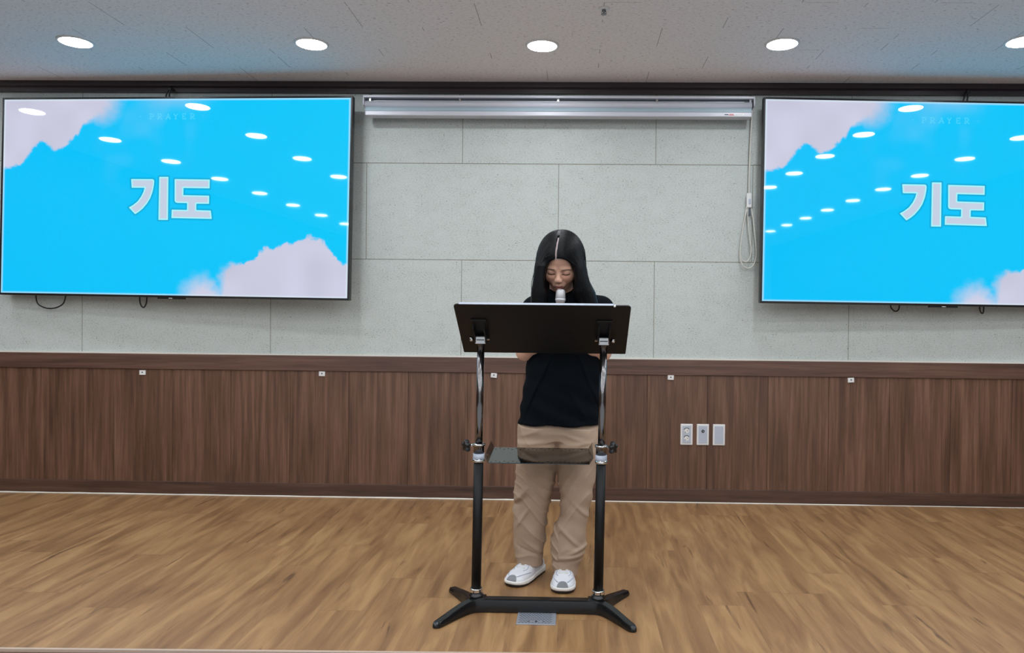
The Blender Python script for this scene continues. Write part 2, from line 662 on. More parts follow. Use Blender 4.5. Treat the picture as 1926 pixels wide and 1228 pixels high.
# ------------------------------------------------------------------ sprinkler
t = thing('sprinkler_head', 'small round ceiling sprinkler head near the top edge of the photo', 'sprinkler', (0.121, -1.132, ZC))
lathe_obj('escutcheon', [(0.0, 0.0), (0.027, 0.0), (0.026, -0.004), (0.016, -0.007), (0.0, -0.007)], (0, 0, 0), M_WHITEPL, t)
bm = bmesh.new()
add_lathe(bm, [(0.009, -0.006), (0.009, -0.014), (0.005, -0.016), (0.004, -0.024), (0.013, -0.026), (0.013, -0.028), (0.0, -0.028)], seg=20)
for s in (-1, 1):
    add_tube(bm, [(s * 0.007, 0, -0.012), (s * 0.011, 0, -0.019), (s * 0.004, 0, -0.026)], 0.0015, 6)
bmesh.ops.recalc_face_normals(bm, faces=bm.faces)
obj('deflector', bm, M_DARKCHROME, t)


# ------------------------------------------------------------------ televisions
def seg_dist(px, py, a, b):
    ax, ay = a
    bx, by = b
    dx, dy = bx - ax, by - ay
    t = np.clip(((px - ax) * dx + (py - ay) * dy) / (dx * dx + dy * dy + 1e-12), 0, 1)
    return np.hypot(px - ax - t * dx, py - ay - t * dy)


def poly_sd(px, py, poly):
    """signed distance, positive inside"""
    d = np.full(px.shape, 1e9, np.float32)
    ins = np.zeros(px.shape, bool)
    n = len(poly)
    for i in range(n):
        a, b = poly[i], poly[(i + 1) % n]
        d = np.minimum(d, seg_dist(px, py, a, b))
        cond = ((a[1] > py) != (b[1] > py))
        with np.errstate(divide='ignore', invalid='ignore'):
            xi = (b[0] - a[0]) * (py - a[1]) / ((b[1] - a[1]) or 1e-9) + a[0]
        ins ^= cond & (px < xi)
    return np.where(ins, d, -d)


def vnoise(px, py, scale, seed):
    rng = np.random.RandomState(seed)
    T = rng.rand(256, 256).astype(np.float32)
    x, y = px * scale, py * scale
    xi, yi = np.floor(x).astype(int), np.floor(y).astype(int)
    fx, fy = x - xi, y - yi
    fx, fy = fx * fx * (3 - 2 * fx), fy * fy * (3 - 2 * fy)
    a, b = T[yi % 256, xi % 256], T[yi % 256, (xi + 1) % 256]
    c, d = T[(yi + 1) % 256, xi % 256], T[(yi + 1) % 256, (xi + 1) % 256]
    return (a * (1 - fx) + b * fx) * (1 - fy) + (c * (1 - fx) + d * fx) * fy


def sstep(a, b, x):
    t = np.clip((x - a) / (b - a), 0, 1)
    return t * t * (3 - 2 * t)


NX, NZ = 900, 506
SW, SH = 2.172, 1.200     # lit area


def screen_picture():
    """the slide on screen: pale clouds in two corners, sky, two Hangul syllables, a faint line of capitals.
    worked in picture units 658 x 373"""
    u, v = np.meshgrid(np.linspace(0, 658, NX), np.linspace(0, 373, NZ))
    sky = np.array([lin(4), lin(196), lin(250)])
    img = np.ones((NZ, NX, 3)) * sky
    img[..., 1] *= (0.97 + 0.06 * (u / 658))
    haze = 0.5 * vnoise(u, v, 1 / 70, 3) + 0.5 * vnoise(u, v, 1 / 30, 4)
    hz = 0.10 * sstep(0.45, 0.8, haze) * np.exp(-((u - 250) / 120) ** 2 - ((v - 40) / 90) ** 2)
    hz += 0.22 * np.exp(-((u - 330) / 45) ** 2 - (v / 16) ** 2)
    cl = np.array([lin(203), lin(203), lin(224)])
    wob = (vnoise(u, v, 1 / 12, 7) - 0.5) * 7 + (vnoise(u, v, 1 / 5, 8) - 0.5) * 4 + (vnoise(u, v, 1 / 2.2, 9) - 0.5) * 2

    def z(pts):
        return [((x - 5) / 2.553, (y - 107) / 2.545) for x, y in pts]
    tl = z([(-90, 0), (565, 0), (560, 107), (545, 160), (500, 195), (440, 210), (400, 240), (385, 275), (340, 300), (300, 350), (262, 360), (235, 335), (205, 315), (170, 325), (145, 350), (130, 390), (90, 430), (50, 437), (0, 440), (-90, 440)])
    br = z([(1790, 890), (1660, 890), (1635, 880), (1610, 850), (1590, 810), (1550, 775), (1490, 765), (1450, 785), (1430, 808), (1400, 800), (1340, 820), (1290, 825), (1250, 870), (1200, 890), (1130, 910), (1100, 940), (1090, 970), (1085, 1040), (1050, 1005), (1010, 975), (960, 990), (925, 1020), (905, 1200), (1790, 1200)])
    s1 = poly_sd(u, v, tl) + wob
    s2 = poly_sd(u, v, br) + wob
    soft1 = 4 + 26 * sstep(150, 215, u)
    soft2 = 3 + 20 * sstep(470, 380, u)
    m = np.maximum(sstep(-1, 1, s1 / soft1), sstep(-1, 1, s2 / soft2))
    shade = 0.92 + 0.14 * vnoise(u, v, 1 / 40, 11)
    a = np.clip(np.maximum(m, hz), 0, 1)[..., None]
    img = img * (1 - a) + cl * shade[..., None] * a
    # bright line just inside the edge of the panel
    e = np.minimum(np.minimum(u, 658 - u), np.minimum(v, 373 - v))
    ea = (0.45 * sstep(4.5, 1.0, e))[..., None]
    img = img * (1 - ea) + np.array([0.75, 0.95, 1.0]) * ea

    def L(pts):
        return [(228 + x / 9.63 - 0.0, 127.5 + y / 9.63) for x, y in pts]
    glyphs = [L([(205, 240), (595, 240), (622, 250), (632, 280), (626, 360), (606, 470), (565, 590), (505, 690), (430, 780), (360, 840), (290, 885), (172, 762), (250, 715), (330, 650), (395, 560), (435, 475), (455, 400), (218, 400)]),
              L([(722, 198), (890, 198), (897, 985), (722, 985)]),
              L([(1005, 238), (1645, 245), (1645, 405), (1170, 400), (1170, 530), (1640, 538), (1640, 685), (1410, 685), (1410, 800), (1675, 808), (1695, 960), (960, 950), (962, 795), (1240, 800), (1240, 675), (1060, 672), (1025, 660), (1012, 630)])]
    sd = np.max([poly_sd(u, v, p) for p in glyphs], axis=0)
    sh = (0.55 * sstep(-4.2, -0.8, sd))[..., None]
    img = img * (1 - sh) + np.array([0.0, lin(128), lin(170)]) * sh
    ol = sstep(-0.5, 0.5, sd)[..., None]
    img = img * (1 - ol) + np.array([lin(165), lin(250), lin(255)]) * ol
    fi = sstep(1.8, 2.9, sd)[..., None]
    img = img * (1 - fi) + np.array([lin(196), lin(208), lin(228)]) * fi
    # faint spaced capitals with serifs
    d = np.full(u.shape, 1e9)

    def S(*pts):
        nonlocal d
        for a_, b_ in zip(pts[:-1], pts[1:]):
            d = np.minimum(d, seg_dist(u, v, a_, b_))
    y0, y1, ym = 28.6, 38.2, 33.4

    def Pp(x):
        S((x + 1, y0), (x + 1, y1)); S((x - .5, y0), (x + 5, y0), (x + 6.8, y0 + 1.5), (x + 6.8, ym - 1), (x + 5, ym + .6), (x + 1, ym + .6)); S((x - .5, y1), (x + 2.6, y1))
    Pp(283); Pp(298)
    S((301, ym + .6), (305.5, y1), (306.5, y1))
    S((314, y1), (317.8, y0), (321.6, y1)); S((315.5, 35.2), (320, 35.2)); S((313, y1), (315.2, y1)); S((320.4, y1), (322.6, y1))
    S((328.5, y0), (332, ym + .2), (335.5, y0)); S((332, ym), (332, y1)); S((330.5, y1), (333.5, y1))
    S((351, y0), (345.5, y0), (345.5, y1), (351.4, y1), (351.4, 36.6)); S((345.5, ym), (349.6, ym)); S((351, y0), (351, 30))
    Pp(360)
    S((363, ym + .6), (367.5, y1), (368.5, y1))
    S((265, ym), (266, ym)); S((384, ym), (385, ym))
    t_ = (0.42 * sstep(1.0, 0.3, d))[..., None]
    img = img * (1 - t_) + np.array([lin(120), lin(235), lin(255)]) * t_
    return img[::-1].reshape(-1, 3)


PIC = screen_picture()


def make_tv(label, c, rot, wide):
    t = thing('television', label, 'television', c, rot)
    W2, H2, T = 1.0975 * wide, 0.6115, 0.030
    bm = bmesh.new()
    # hollow frame: four bars plus back panel
    bz = 0.0105
    add_box(bm, -W2, W2, -0.002, T, -H2, H2, bev=0.004)
    obj('back_case', bm, M_BLACKPL, t)
    bm = bmesh.new()
    for b in ((-W2, -W2 + bz, -H2, H2), (W2 - bz, W2, -H2, H2), (-W2 + bz, W2 - bz, H2 - bz, H2), (-W2 + bz, W2 - bz, -H2, -H2 + bz * 1.2)):
        add_box(bm, b[0], b[1], -0.012, 0.0, b[2], b[3], bev=0.0015)
    obj('bezel', bm, M_BLACKPL, t)
    xs, zs = np.meshgrid(np.linspace(-SW / 2 * wide, SW / 2 * wide, NX), np.linspace(-SH / 2, SH / 2, NZ))
    V = np.stack([xs.ravel(), np.full(xs.size, -0.0095), zs.ravel()], 1)
    i = np.arange(NX * NZ).reshape(NZ, NX)
    Fq = np.stack([i[:-1, :-1], i[:-1, 1:], i[1:, 1:], i[1:, :-1]], -1).reshape(-1, 4)
    arr('screen', V, Fq, M_SCREEN, t, smooth=False, col=PIC)
    bm = bmesh.new()
    add_box(bm, -0.085, 0.085, -0.010, 0.012, -H2 - 0.010, -H2 + 0.001, bev=0.002)
    obj('sensor_bar', bm, M_BLACKPL, t)
    bm = bmesh.new()
    add_box(bm, -0.012, 0.012, -0.0108, -0.009, -H2 - 0.006, -H2 - 0.003, bev=0)  # tiny white brand mark, unlit
    obj('brand_mark', bm, M_WHITEPL, t)
    bm = bmesh.new()
    add_box(bm, -0.4, -0.34, T, T + 0.045, -0.3, 0.3)
    add_box(bm, 0.34, 0.4, T, T + 0.045, -0.3, 0.3)
    add_box(bm, -0.45, 0.45, T + 0.02, T + 0.05, -0.2, -0.14)
    add_box(bm, -0.45, 0.45, T + 0.02, T + 0.05, 0.14, 0.2)
    obj('wall_bracket', bm, M_BLACKMETAL, t)
    return t


make_tv('large wall television left of the projector screen, full slide with clouds in both corners', (-2.459, -0.13, 1.847), (-0.012, 0.0080, -0.058), 1.017)
make_tv('large wall television on the right, cut off by the photo edge', (2.204, -0.13, 1.842), (-0.002, 0.0056, 0.030), 1.002)


def cable(label, pts, r=0.0042):
    o = tube_obj('television_cable', smooth_path(pts, 8), r, M_BLACKCORD, seg=8)
    return tag(o, label, 'cable', 'black cables hanging under the televisions')


cable('wide black cable loop hanging under the left end of the left television', [(-3.369, -0.05, 1.27), (-3.369, -0.05, 1.225), (-3.352, -0.05, 1.185), (-3.30, -0.05, 1.163), (-3.245, -0.05, 1.166), (-3.20, -0.05, 1.19), (-3.184, -0.05, 1.225), (-3.18, -0.05, 1.27)])
cable('narrow black cable loop hanging under the middle of the left television', [(-2.712, -0.05, 1.27), (-2.712, -0.05, 1.215), (-2.703, -0.05, 1.185), (-2.689, -0.05, 1.174), (-2.676, -0.05, 1.188), (-2.668, -0.05, 1.22), (-2.668, -0.05, 1.27)])
cable('small black cable loop under the right television, the left one of two', [(1.925, -0.05, 1.27), (1.925, -0.05, 1.228), (1.938, -0.05, 1.206), (1.955, -0.05, 1.197), (1.972, -0.05, 1.206), (1.978, -0.05, 1.235), (1.978, -0.05, 1.27)])
cable('short thin black cable loop under the right television, nearer the photo edge', [(2.462, -0.05, 1.27), (2.462, -0.05, 1.22), (2.470, -0.05, 1.195), (2.482, -0.05, 1.192), (2.486, -0.05, 1.22), (2.486, -0.05, 1.27)])
for lab, x in (('black cable clip rising from the top of the left television to the dark moulding', -2.534), ('black cable clip above the right television on the dark moulding', 2.36)):
    t = thing('cable_clip', lab, 'cable clip', (x, -0.05, 2.50))
    tube_obj('cable', smooth_path([(-0.02, 0.0, -0.03), (-0.012, -0.004, 0.0), (0.004, -0.004, 0.03), (0.01, 0.0, 0.045)], 6), 0.005, M_BLACKCORD, t, seg=8)
    tube_obj('cable', smooth_path([(0.004, 0.0, -0.03), (0.006, -0.006, 0.0), (0.012, -0.006, 0.03), (0.006, 0.0, 0.045)], 6), 0.005, M_BLACKCORD, t, seg=8)
    box_obj('clip', (-0.004, 0.022, -0.014, 0.004, 0.018, 0.036), M_BLACKPL, t, bev=0.003)

# ------------------------------------------------------------------ projector screen
t = thing('projector_screen', 'rolled-up silver projector screen casing mounted between the two televisions', 'projector screen', (-0.115, -0.10, 2.355))
X0, X1 = -1.192, 1.189
bm = bmesh.new()
add_box(bm, X0, X1, -0.006, 0.099, 0.114, 0.128, bev=0.002)
add_box(bm, X0, X1, 0.085, 0.099, 0.060, 0.126, bev=0.002)
obj('mounting_rail', bm, M_CASING, t)
bm = bmesh.new()
for s, xe in ((1, X0), (-1, X1)):
    add_box(bm, min(xe, xe + s * 0.008), max(xe, xe + s * 0.008), -0.008, 0.09, 0.066, 0.128, bev=0.003)
obj('end_bracket', bm, M_CASING, t)
box_obj('shadow_slot', (X0 + 0.01, X1 - 0.01, 0.03, 0.085, 0.06, 0.113), M_GREYSH, t)
bm = bmesh.new()
add_box(bm, X0 + 0.06, X1 - 0.06, 0.018, 0.026, 0.098, 0.102)
obj('inner_wire', bm, M_CASING, t)
lathe_obj('roller_tube', [(0.0, X0 + 0.012), (0.022, X0 + 0.012), (0.022, X1 - 0.02), (0.0, X1 - 0.02)], (0, 0.008, 0.073), M_CASING, t, axis='x', seg=28)
# lower case: curved top half, flatter bar below
bm = bmesh.new()
prof = [(0.06, 0.056), (-0.002, 0.056), (-0.010, 0.052), (-0.016, 0.040), (-0.018, 0.030), (0.06, 0.030)]
add_prism(bm, prof, X0 + 0.018, X1 - 0.022)
for v in bm.verts:
    a, y, z = v.co
    v.co = Vector((y, a, z))
bmesh.ops.recalc_face_normals(bm, faces=bm.faces)
obj('lower_case', bm, M_BLUECAS, t)
bm = bmesh.new()
add_box(bm, X0 + 0.018, X1 - 0.022, -0.022, 0.05, 0.0, 0.029, bev=0.005)
obj('bottom_bar', bm, M_CASING, t)
for xk in (0.0 + X0 + 0.04, -0.60, 0.0, 0.60, X1 - 0.025):
    bm = bmesh.new()
    add_lathe(bm, [(0.0, 0.0), (0.014, 0.0), (0.014, 0.006), (0.006, 0.010), (0.0, 0.010)], (xk, 0.02, 0.127), seg=16)
    add_box(bm, xk - 0.006, xk + 0.006, 0.01, 0.03, 0.094, 0.116)
    obj('mounting_bolt', bm, M_CHROME, t)
bm = bmesh.new()
add_box(bm, 1.000, 1.118, -0.0228, -0.0215, 0.007, 0.019)
o = obj('maker_label', bm, M_WHITEPL, t)
for nm, bb, mm in (('label_mark', (1.002, 1.026, -0.0236, -0.0226, 0.010, 0.016), M_NAVY), ('label_mark', (1.028, 1.060, -0.0236, -0.0226, 0.009, 0.0125), M_RED), ('label_mark', (1.030, 1.056, -0.0236, -0.0226, 0.0140, 0.0165), M_RED), ('label_mark', (1.066, 1.112, -0.0232, -0.0226, 0.011, 0.014), M_GREYPL)):
    box_obj(nm, bb, mm, o)
# control cord with switch
ct = thing('screen_switch', 'white inline switch hanging on an ivory cord beside the right television', 'switch', (1.062, -0.02, 1.93))
hang = []
tube_obj('cord', smooth_path([(0.008, -0.035, 0.485), (0.006, -0.015, 0.35), (0.002, -0.008, 0.2), (0.0, -0.006, 0.05), (0.0, -0.008, -0.03)], 8), 0.0048, M_CORD, ct, seg=8)
bm = bmesh.new()
add_box(bm, -0.016, 0.016, -0.026, -0.002, -0.108, -0.018, bev=0.006, seg=3)
sb = obj('switch_body', bm, M_WHITEPL, ct)
box_obj('rocker', (-0.007, 0.007, -0.030, -0.024, -0.085, -0.055), M_GREYPL, sb, bev=0.002)
z0 = -0.10
for pts in ([(-0.014, -0.010, z0), (-0.028, -0.008, -0.20), (-0.044, -0.007, -0.30), (-0.050, -0.006, -0.40), (-0.034, -0.006, -0.455), (0.0, -0.006, -0.478), (0.034, -0.007, -0.455), (0.049, -0.008, -0.39), (0.038, -0.010, -0.26), (0.026, -0.012, -0.17), (0.014, -0.012, z0)],
            [(-0.008, -0.016, z0), (-0.006, -0.014, -0.17), (0.003, -0.013, -0.25), (0.012, -0.013, -0.32), (0.018, -0.013, -0.36), (0.010, -0.012, -0.41), (-0.010, -0.011, -0.437), (-0.038, -0.010, -0.425), (-0.050, -0.010, -0.37), (-0.036, -0.011, -0.24), (-0.014, -0.012, -0.12)]):
    tube_obj('cord_loop', smooth_path(pts, 8), 0.0036, M_CORD, ct, seg=8)
box_obj('plug_sleeve', (-0.008, 0.008, -0.018, -0.004, -0.155, -0.106), M_GREYSH, ct, bev=0.003)

# ------------------------------------------------------------------ wall plates and catches
def plate(x, label, kind):
    t = thing('wall_outlet' if kind == 'power' else 'wall_plate', label, 'wall plate', (x, -0.016, 0.4235), (0, 0, 0))
    bm = bmesh.new()
    add_box(bm, -0.0375, 0.0375, -0.009, 0.0, -0.065, 0.065, bev=0.003)
    obj('cover_frame', bm, M_WHITEPL, t)
    bm = bmesh.new()
    add_box(bm, -0.0265, 0.0265, -0.0112, -0.008, -0.054, 0.054, bev=0.0012)
    f = obj('face', bm, M_GREYPL, t)
    if kind == 'power':
        for zc in (0.0235, -0.0235):
            bm = bmesh.new()
            add_lathe(bm, [(0.0, -0.0122), (0.0155, -0.0122), (0.0155, -0.0105), (0.0215, -0.0105), (0.0215, -0.0125), (0.0222, -0.0125), (0.0222, -0.010), (0.0, -0.010)], (0, 0, zc), axis='y', seg=32)
            so = obj('socket', bm, M_WHITEPL, f)
            bm = bmesh.new()
            n = 16
            for i in range(n):  # dark arc along the upper part of each socket
                a0, a1 = math.radians(30 + 130 * i / n), math.radians(30 + 130 * (i + 1) / n)
                vs = [bm.verts.new((rr_ * math.cos(a), -0.01235, zc + rr_ * math.sin(a))) for rr_, a in ((0.0150, a0), (0.0195, a0), (0.0195, a1), (0.0150, a1))]
                bm.faces.new(vs)
            for hx, hz in ((0.006, 0.001), (-0.008, -0.009)):
                add_lathe(bm, [(0.0, -0.0128), (0.0027, -0.0128), (0.0027, -0.012), (0.0, -0.012)], (hx, 0, zc + hz), axis='y', seg=12)
            obj('dark_arc_and_pinholes', bm, M_DARKSOCKET, f)
    elif kind == 'coax':
        lathe_obj('coax_port', [(0.0035, -0.0185), (0.006, -0.0185), (0.0062, -0.0135), (0.0095, -0.0130), (0.0095, -0.0108), (0.0, -0.0108)], (0, 0, 0.022), M_DARKSOCKET, f, axis='y', seg=24)
        lathe_obj('port_pin', [(0.0, -0.0188), (0.0022, -0.0188), (0.0022, -0.012), (0.0, -0.012)], (0, 0, 0.022), M_WHITEPL, f, axis='y', seg=12)
    return t


plate(0.6985, 'white double power outlet on the wood panelling, leftmost of three plates', 'power')
plate(0.7985, 'white wall plate with one round antenna port, between the outlet and blank plate', 'coax')
plate(0.8975, 'blank white wall plate on the wood panelling, rightmost of three plates', 'blank')

for x, z, a, lab in ((-2.710, 0.765, 1.0, 'small white square catch at the far left under the wooden rail'),
                     (-1.575, 0.771, 2.0, 'small white square catch under the rail below the left television\'s right end'),
                     (-0.499, 0.774, 5.0, 'small white square catch under the rail beside the lectern\'s left post'),
                     (0.597, 0.774, 2.0, 'small white square catch under the rail above the wall outlets'),
                     (1.702, 0.771, -3.0, 'small white square catch at the far right under the wooden rail')):
    t = thing('panel_catch', lab, 'panel catch', (x, -0.016, z), (0, math.radians(a), 0), group='white square catches along the wooden rail')
    bm = bmesh.new()
    add_box(bm, -0.019, 0.019, -0.009, 0.0, -0.0145, 0.0145, bev=0.002)
    obj('catch_plate', bm, M_WHITEPL, t)
    lathe_obj('screw', [(0.0, -0.0105), (0.004, -0.0102), (0.005, -0.0088), (0.0, -0.0088)], (0.0, 0, 0.002), M_GREYSH, t, axis='y', seg=14)

# ------------------------------------------------------------------ floor box
t = thing('floor_outlet_cover', 'square perforated steel floor outlet cover in front of the lectern base', 'floor outlet cover', (-0.132, -1.828, 0.0))
bm = bmesh.new()
add_box(bm, -0.0735, 0.0735, -0.072, 0.072, 0.0, 0.004, bev=0.0012)
obj('cover_plate', bm, M_STEEL, t)
bm = bmesh.new()
ny = 12
for j in range(ny):
    yy = -0.058 + j * 0.0106
    off = 0.0 if j % 2 == 0 else 0.006
    for i in range(11):
        xx = -0.062 + i * 0.0122 + off
        if xx > 0.060:
            continue
        if abs(xx) < 0.030 and -0.055 < yy < -0.040:
            continue
        add_box(bm, xx - 0.0042, xx + 0.0042, yy - 0.0014, yy + 0.0014, 0.0035, 0.0044)
for xx in (-0.028, 0.0, 0.028):
    add_lathe(bm, [(0.0, 0.0035), (0.0055, 0.0035), (0.0055, 0.0046), (0.0, 0.0046)], (xx, -0.048, 0), seg=3 if xx else 12)
o = obj('slot_pattern', bm, M_SLOT, t)
o['kind'] = 'stuff'

# ------------------------------------------------------------------ lectern
LEAN = 0.0105
BX0, BX1, BY = -0.3735, 0.1025, -1.75
lec = thing('lectern', 'black lectern with tilted desk, two chrome posts and a small shelf', 'lectern', ((BX0 + BX1) / 2, BY, 0))
OX = (BX0 + BX1) / 2


def LP(x, y, z):
    return Vector((x - OX, y - BY, z))


def add_bar(bm, pts, ws, h0, h1):
    """bar lying on the floor: width and top height per point, bevelled top"""
    P = [Vector(p) for p in pts]
    n = len(P)
    rings = []
    for i in range(n):
        t_ = (P[min(i + 1, n - 1)] - P[max(i - 1, 0)]).normalized()
        s = Vector((t_.y, -t_.x, 0))
        w, a, b = ws[i], h0[i], h1[i]
        c = 0.22
        sec = [(-w, a), (-w * 1.0, a + (b - a) * 0.45), (-w * 0.74, a + (b - a) * 0.93), (-w * 0.55, b), (w * 0.55, b), (w * 0.74, a + (b - a) * 0.93), (w * 1.0, a + (b - a) * 0.45), (w, a)]
        rings.append([bm.verts.new((P[i].x + s.x * q, P[i].y + s.y * q, z)) for q, z in sec])
    m_ = 8
    for i in range(n - 1):
        for k in range(m_):
            f = bm.faces.new((rings[i][k], rings[i][(k + 1) % m_], rings[i + 1][(k + 1) % m_], rings[i + 1][k]))
            f.smooth = True
    bm.faces.new(rings[0][::-1])
    bm.faces.new(rings[-1])
    bmesh.ops.recalc_face_normals(bm, faces=bm.faces)
    for e in bm.edges:
        if len(e.link_faces) == 2 and e.calc_face_angle(0) > 0.42:
            e.smooth = False


bm = bmesh.new()
xs = np.linspace(BX0 + 0.015, BX1 - 0.015, 9)
add_bar(bm, [LP(x, BY - 0.018, 0) for x in xs], [0.028] * 9, [0.004] * 9, [0.050] * 9)
obj('base_beam', bm, M_BASEMETAL, lec)
for sx, x in ((-1, BX0), (1, BX1)):
    for sy, tip in ((-1, (0.127, -0.198)), (1, (0.127, 0.182))):
        path = smooth_path([LP(x - sx * 0.035, BY - 0.016 if sy < 0 else BY - 0.010, 0), LP(x + sx * 0.012, BY - 0.012 + sy * 0.018, 0), LP(x + sx * 0.055, BY + sy * 0.078, 0), LP(x + sx * tip[0] * 0.93, BY + tip[1] * 0.93, 0), LP(x + sx * tip[0], BY + tip[1], 0)], 10)
        n = len(path)
        ws, h1 = [], []
        total = sum((path[i + 1] - path[i]).length for i in range(n - 1))
        run = 0.0
        for i in range(n):
            if i:
                run += (path[i] - path[i - 1]).length
            q = run / total
            w = 0.027 * (1 - q) + 0.0175 * q
            tipf = max(0.0, (run - (total - 0.020)) / 0.020)
            ws.append(w * math.sqrt(max(0.02, 1 - tipf ** 2)))
            h1.append((0.034 * (1 - q) ** 1.2 + 0.020) * math.sqrt(max(0.12, 1 - 0.75 * tipf ** 2)))
        bm = bmesh.new()
        add_bar(bm, path, ws, [0.002] * n, h1)
        obj('foot', bm, M_BASEMETAL, lec)
    zb, zt = 0.055, 1.045

    def PX(z, x=x):
        return x + LEAN * (z - 0.09)
    c = LP(x, BY, 0)
    lathe_obj('base_collar', [(0.0, 0.045), (0.030, 0.045), (0.029, 0.056), (0.0215, 0.060), (0.0215, 0.066), (0.0, 0.066)], c, M_BASEMETAL, lec)
    lathe_obj('chrome_ring', [(0.0, 0.064), (0.0225, 0.064), (0.0245, 0.068), (0.0225, 0.073), (0.0245, 0.077), (0.0225, 0.081), (0.0, 0.081)], c, M_CHROME, lec)
    tube_obj('lower_tube', [LP(PX(0.07), BY, 0.07), LP(PX(0.582), BY, 0.582)], 0.0188, M_BLACKMETAL, lec, 32)
    tube_obj('upper_tube', [LP(PX(0.58), BY, 0.58), LP(PX(1.04), BY, 1.04)], 0.0140, M_DARKCHROME, lec, 32)
    xc = PX(0.61)
    c = LP(xc, BY, 0)
    cl = lathe_obj('clamp_collar', [(0.0, 0.605), (0.0205, 0.605), (0.0205, 0.634), (0.0245, 0.636), (0.0245, 0.644), (0.016, 0.646), (0.0, 0.646)], c, M_DARKCHROME, lec)
    lathe_obj('chrome_rim', [(0.0, 0.637), (0.0255, 0.637), (0.0255, 0.644), (0.0, 0.645)], c, M_CHROME, cl)
    lathe_obj('grey_band', [(0.0, 0.584), (0.0225, 0.584), (0.0225, 0.606), (0.0, 0.606)], c, M_GREYPL, cl)
    lathe_obj('lower_rim', [(0.0, 0.573), (0.0240, 0.573), (0.0250, 0.578), (0.0240, 0.585), (0.0, 0.585)], c, M_CHROME, cl)
    # star knob on the outer side
    kx = xc + sx * 0.052
    kb = bmesh.new()
    nn = 5
    prof = []
    for i in range(40):
        a = 2 * PI * i / 40
        prof.append((0.0195 + 0.0055 * math.cos(nn * a), a))
    layers = [(0.0, 0.6), (0.003, 0.92), (0.008, 1.0), (0.015, 1.0), (0.020, 0.9), (0.022, 0.55)]
    rings = []
    for h, sc in layers:
        ka = math.radians(38)
        hx_, hy_ = sx * math.cos(ka), -math.sin(ka)
        gx_, gy_ = -hy_, hx_
        rings.append([kb.verts.new(LP(xc + hx_ * (0.044 + h) + gx_ * rr_ * sc * math.sin(a), BY + hy_ * (0.044 + h) + gy_ * rr_ * sc * math.sin(a), 0.640 + rr_ * sc * math.cos(a))) for rr_, a in prof])
    for i in range(len(rings) - 1):
        for k in range(40):
            kb.faces.new((rings[i][k], rings[i][(k + 1) % 40], rings[i + 1][(k + 1) % 40], rings[i + 1][k])).smooth = True
    kb.faces.new(rings[0])
    kb.faces.new(rings[-1][::-1])
    bmesh.ops.recalc_face_normals(kb, faces=kb.faces)
    kn = obj('star_knob', kb, M_BLACKPL, lec)
    tube_obj('knob_bolt', [LP(xc + sx * 0.012, BY - 0.010, 0.640), LP(xc + hx_ * 0.048, BY + hy_ * 0.048, 0.640)], 0.005, M_CHROME, kn)
    # hinge block and bracket under the desk
    xt = PX(1.04)
    bm = bmesh.new()
    q = LP(xt, BY, 0)
    add_box(bm, q.x - 0.021, q.x + 0.021, q.y - 0.020, q.y + 0.016, 1.032, 1.062, bev=0.004)
    hb = obj('hinge_block', bm, M_CHROME, lec)
    box_obj('hinge_slot', (q.x - 0.015, q.x + 0.015, q.y - 0.0212, q.y - 0.018, 1.0455, 1.0490), M_BLACKPL, hb)
    lathe_obj('hinge_bolt', [(0.0, -0.034), (0.006, -0.034), (0.006, 0.030), (0.010, 0.030), (0.010, 0.042), (0.0, 0.044)] if sx > 0 else [(0.0, -0.044), (0.010, -0.042), (0.010, -0.030), (0.006, -0.030), (0.006, 0.034), (0.0, 0.034)], (q.x, q.y, 1.050), M_CHROME, hb, axis='x', seg=20)

# desk: tilted plate; the reader stands behind it
zT, zB, yT, yB = 1.184, 0.996, -1.91, -1.63
dl = math.hypot(yT - yB, zT - zB)
ey = Vector((0, yT - yB, zT - zB)).normalized()      # up the desk
ex = Vector((1, 0, 0))
en = ex.cross(ey).normalized()
if en.z < 0:
    en = -en                                          # readers' side
dc = Vector(((-0.452 - 0.442 + 0.205 + 0.207) / 4 - OX, (yT + yB) / 2 - BY, (zT + zB) / 2))
DW = 0.326


def DP(a, b, c):
    return dc + ex * a + ey * b + en * c


def desk_box(bm, a0, a1, b0, b1, c0, c1, bev=0.0):
    vs = add_box(bm, a0, a1, b0, b1, c0, c1, bev=bev)
    for v in vs:
        v.co = DP(*v.co)


bm = bmesh.new()
hb_ = dl / 2
out = []
R_ = 0.014
for cx_, cy_, a0 in ((DW - 0.005, -hb_ + 0.005, -90), (DW - R_, hb_ - R_, 0), (-DW + R_, hb_ - R_, 90), (-DW + 0.005, -hb_ + 0.005, 180)):
    r_ = R_ if cy_ > 0 else 0.005
    for i in range(7):
        a = math.radians(a0 + 90 * i / 6)
        out.append((cx_ + r_ * math.cos(a), cy_ + r_ * math.sin(a)))
lo = [bm.verts.new(DP(a, b, -0.004)) for a, b in out]
hi = [bm.verts.new(DP(a, b, 0.0)) for a, b in out]
bm.faces.new(lo)
bm.faces.new(hi[::-1])
for i in range(len(out)):
    bm.faces.new((lo[i], hi[i], hi[(i + 1) % len(out)], lo[(i + 1) % len(out)]))
bmesh.ops.recalc_face_normals(bm, faces=bm.faces)
desk = obj('desk_top', bm, M_BLACKDESK, lec)
bm = bmesh.new()
desk_box(bm, -DW + 0.02, DW - 0.065, hb_ - 0.003, hb_ + 0.0004, -0.002, 0.006, 0.0)
obj('edge_strip', bm, M_GREYPL, desk)
bm = bmesh.new()
desk_box(bm, -DW + 0.004, DW - 0.004, -hb_ + 0.001, -hb_ + 0.005, -0.002, 0.014)
obj('paper_ledge', bm, M_BLACKDESK, desk)
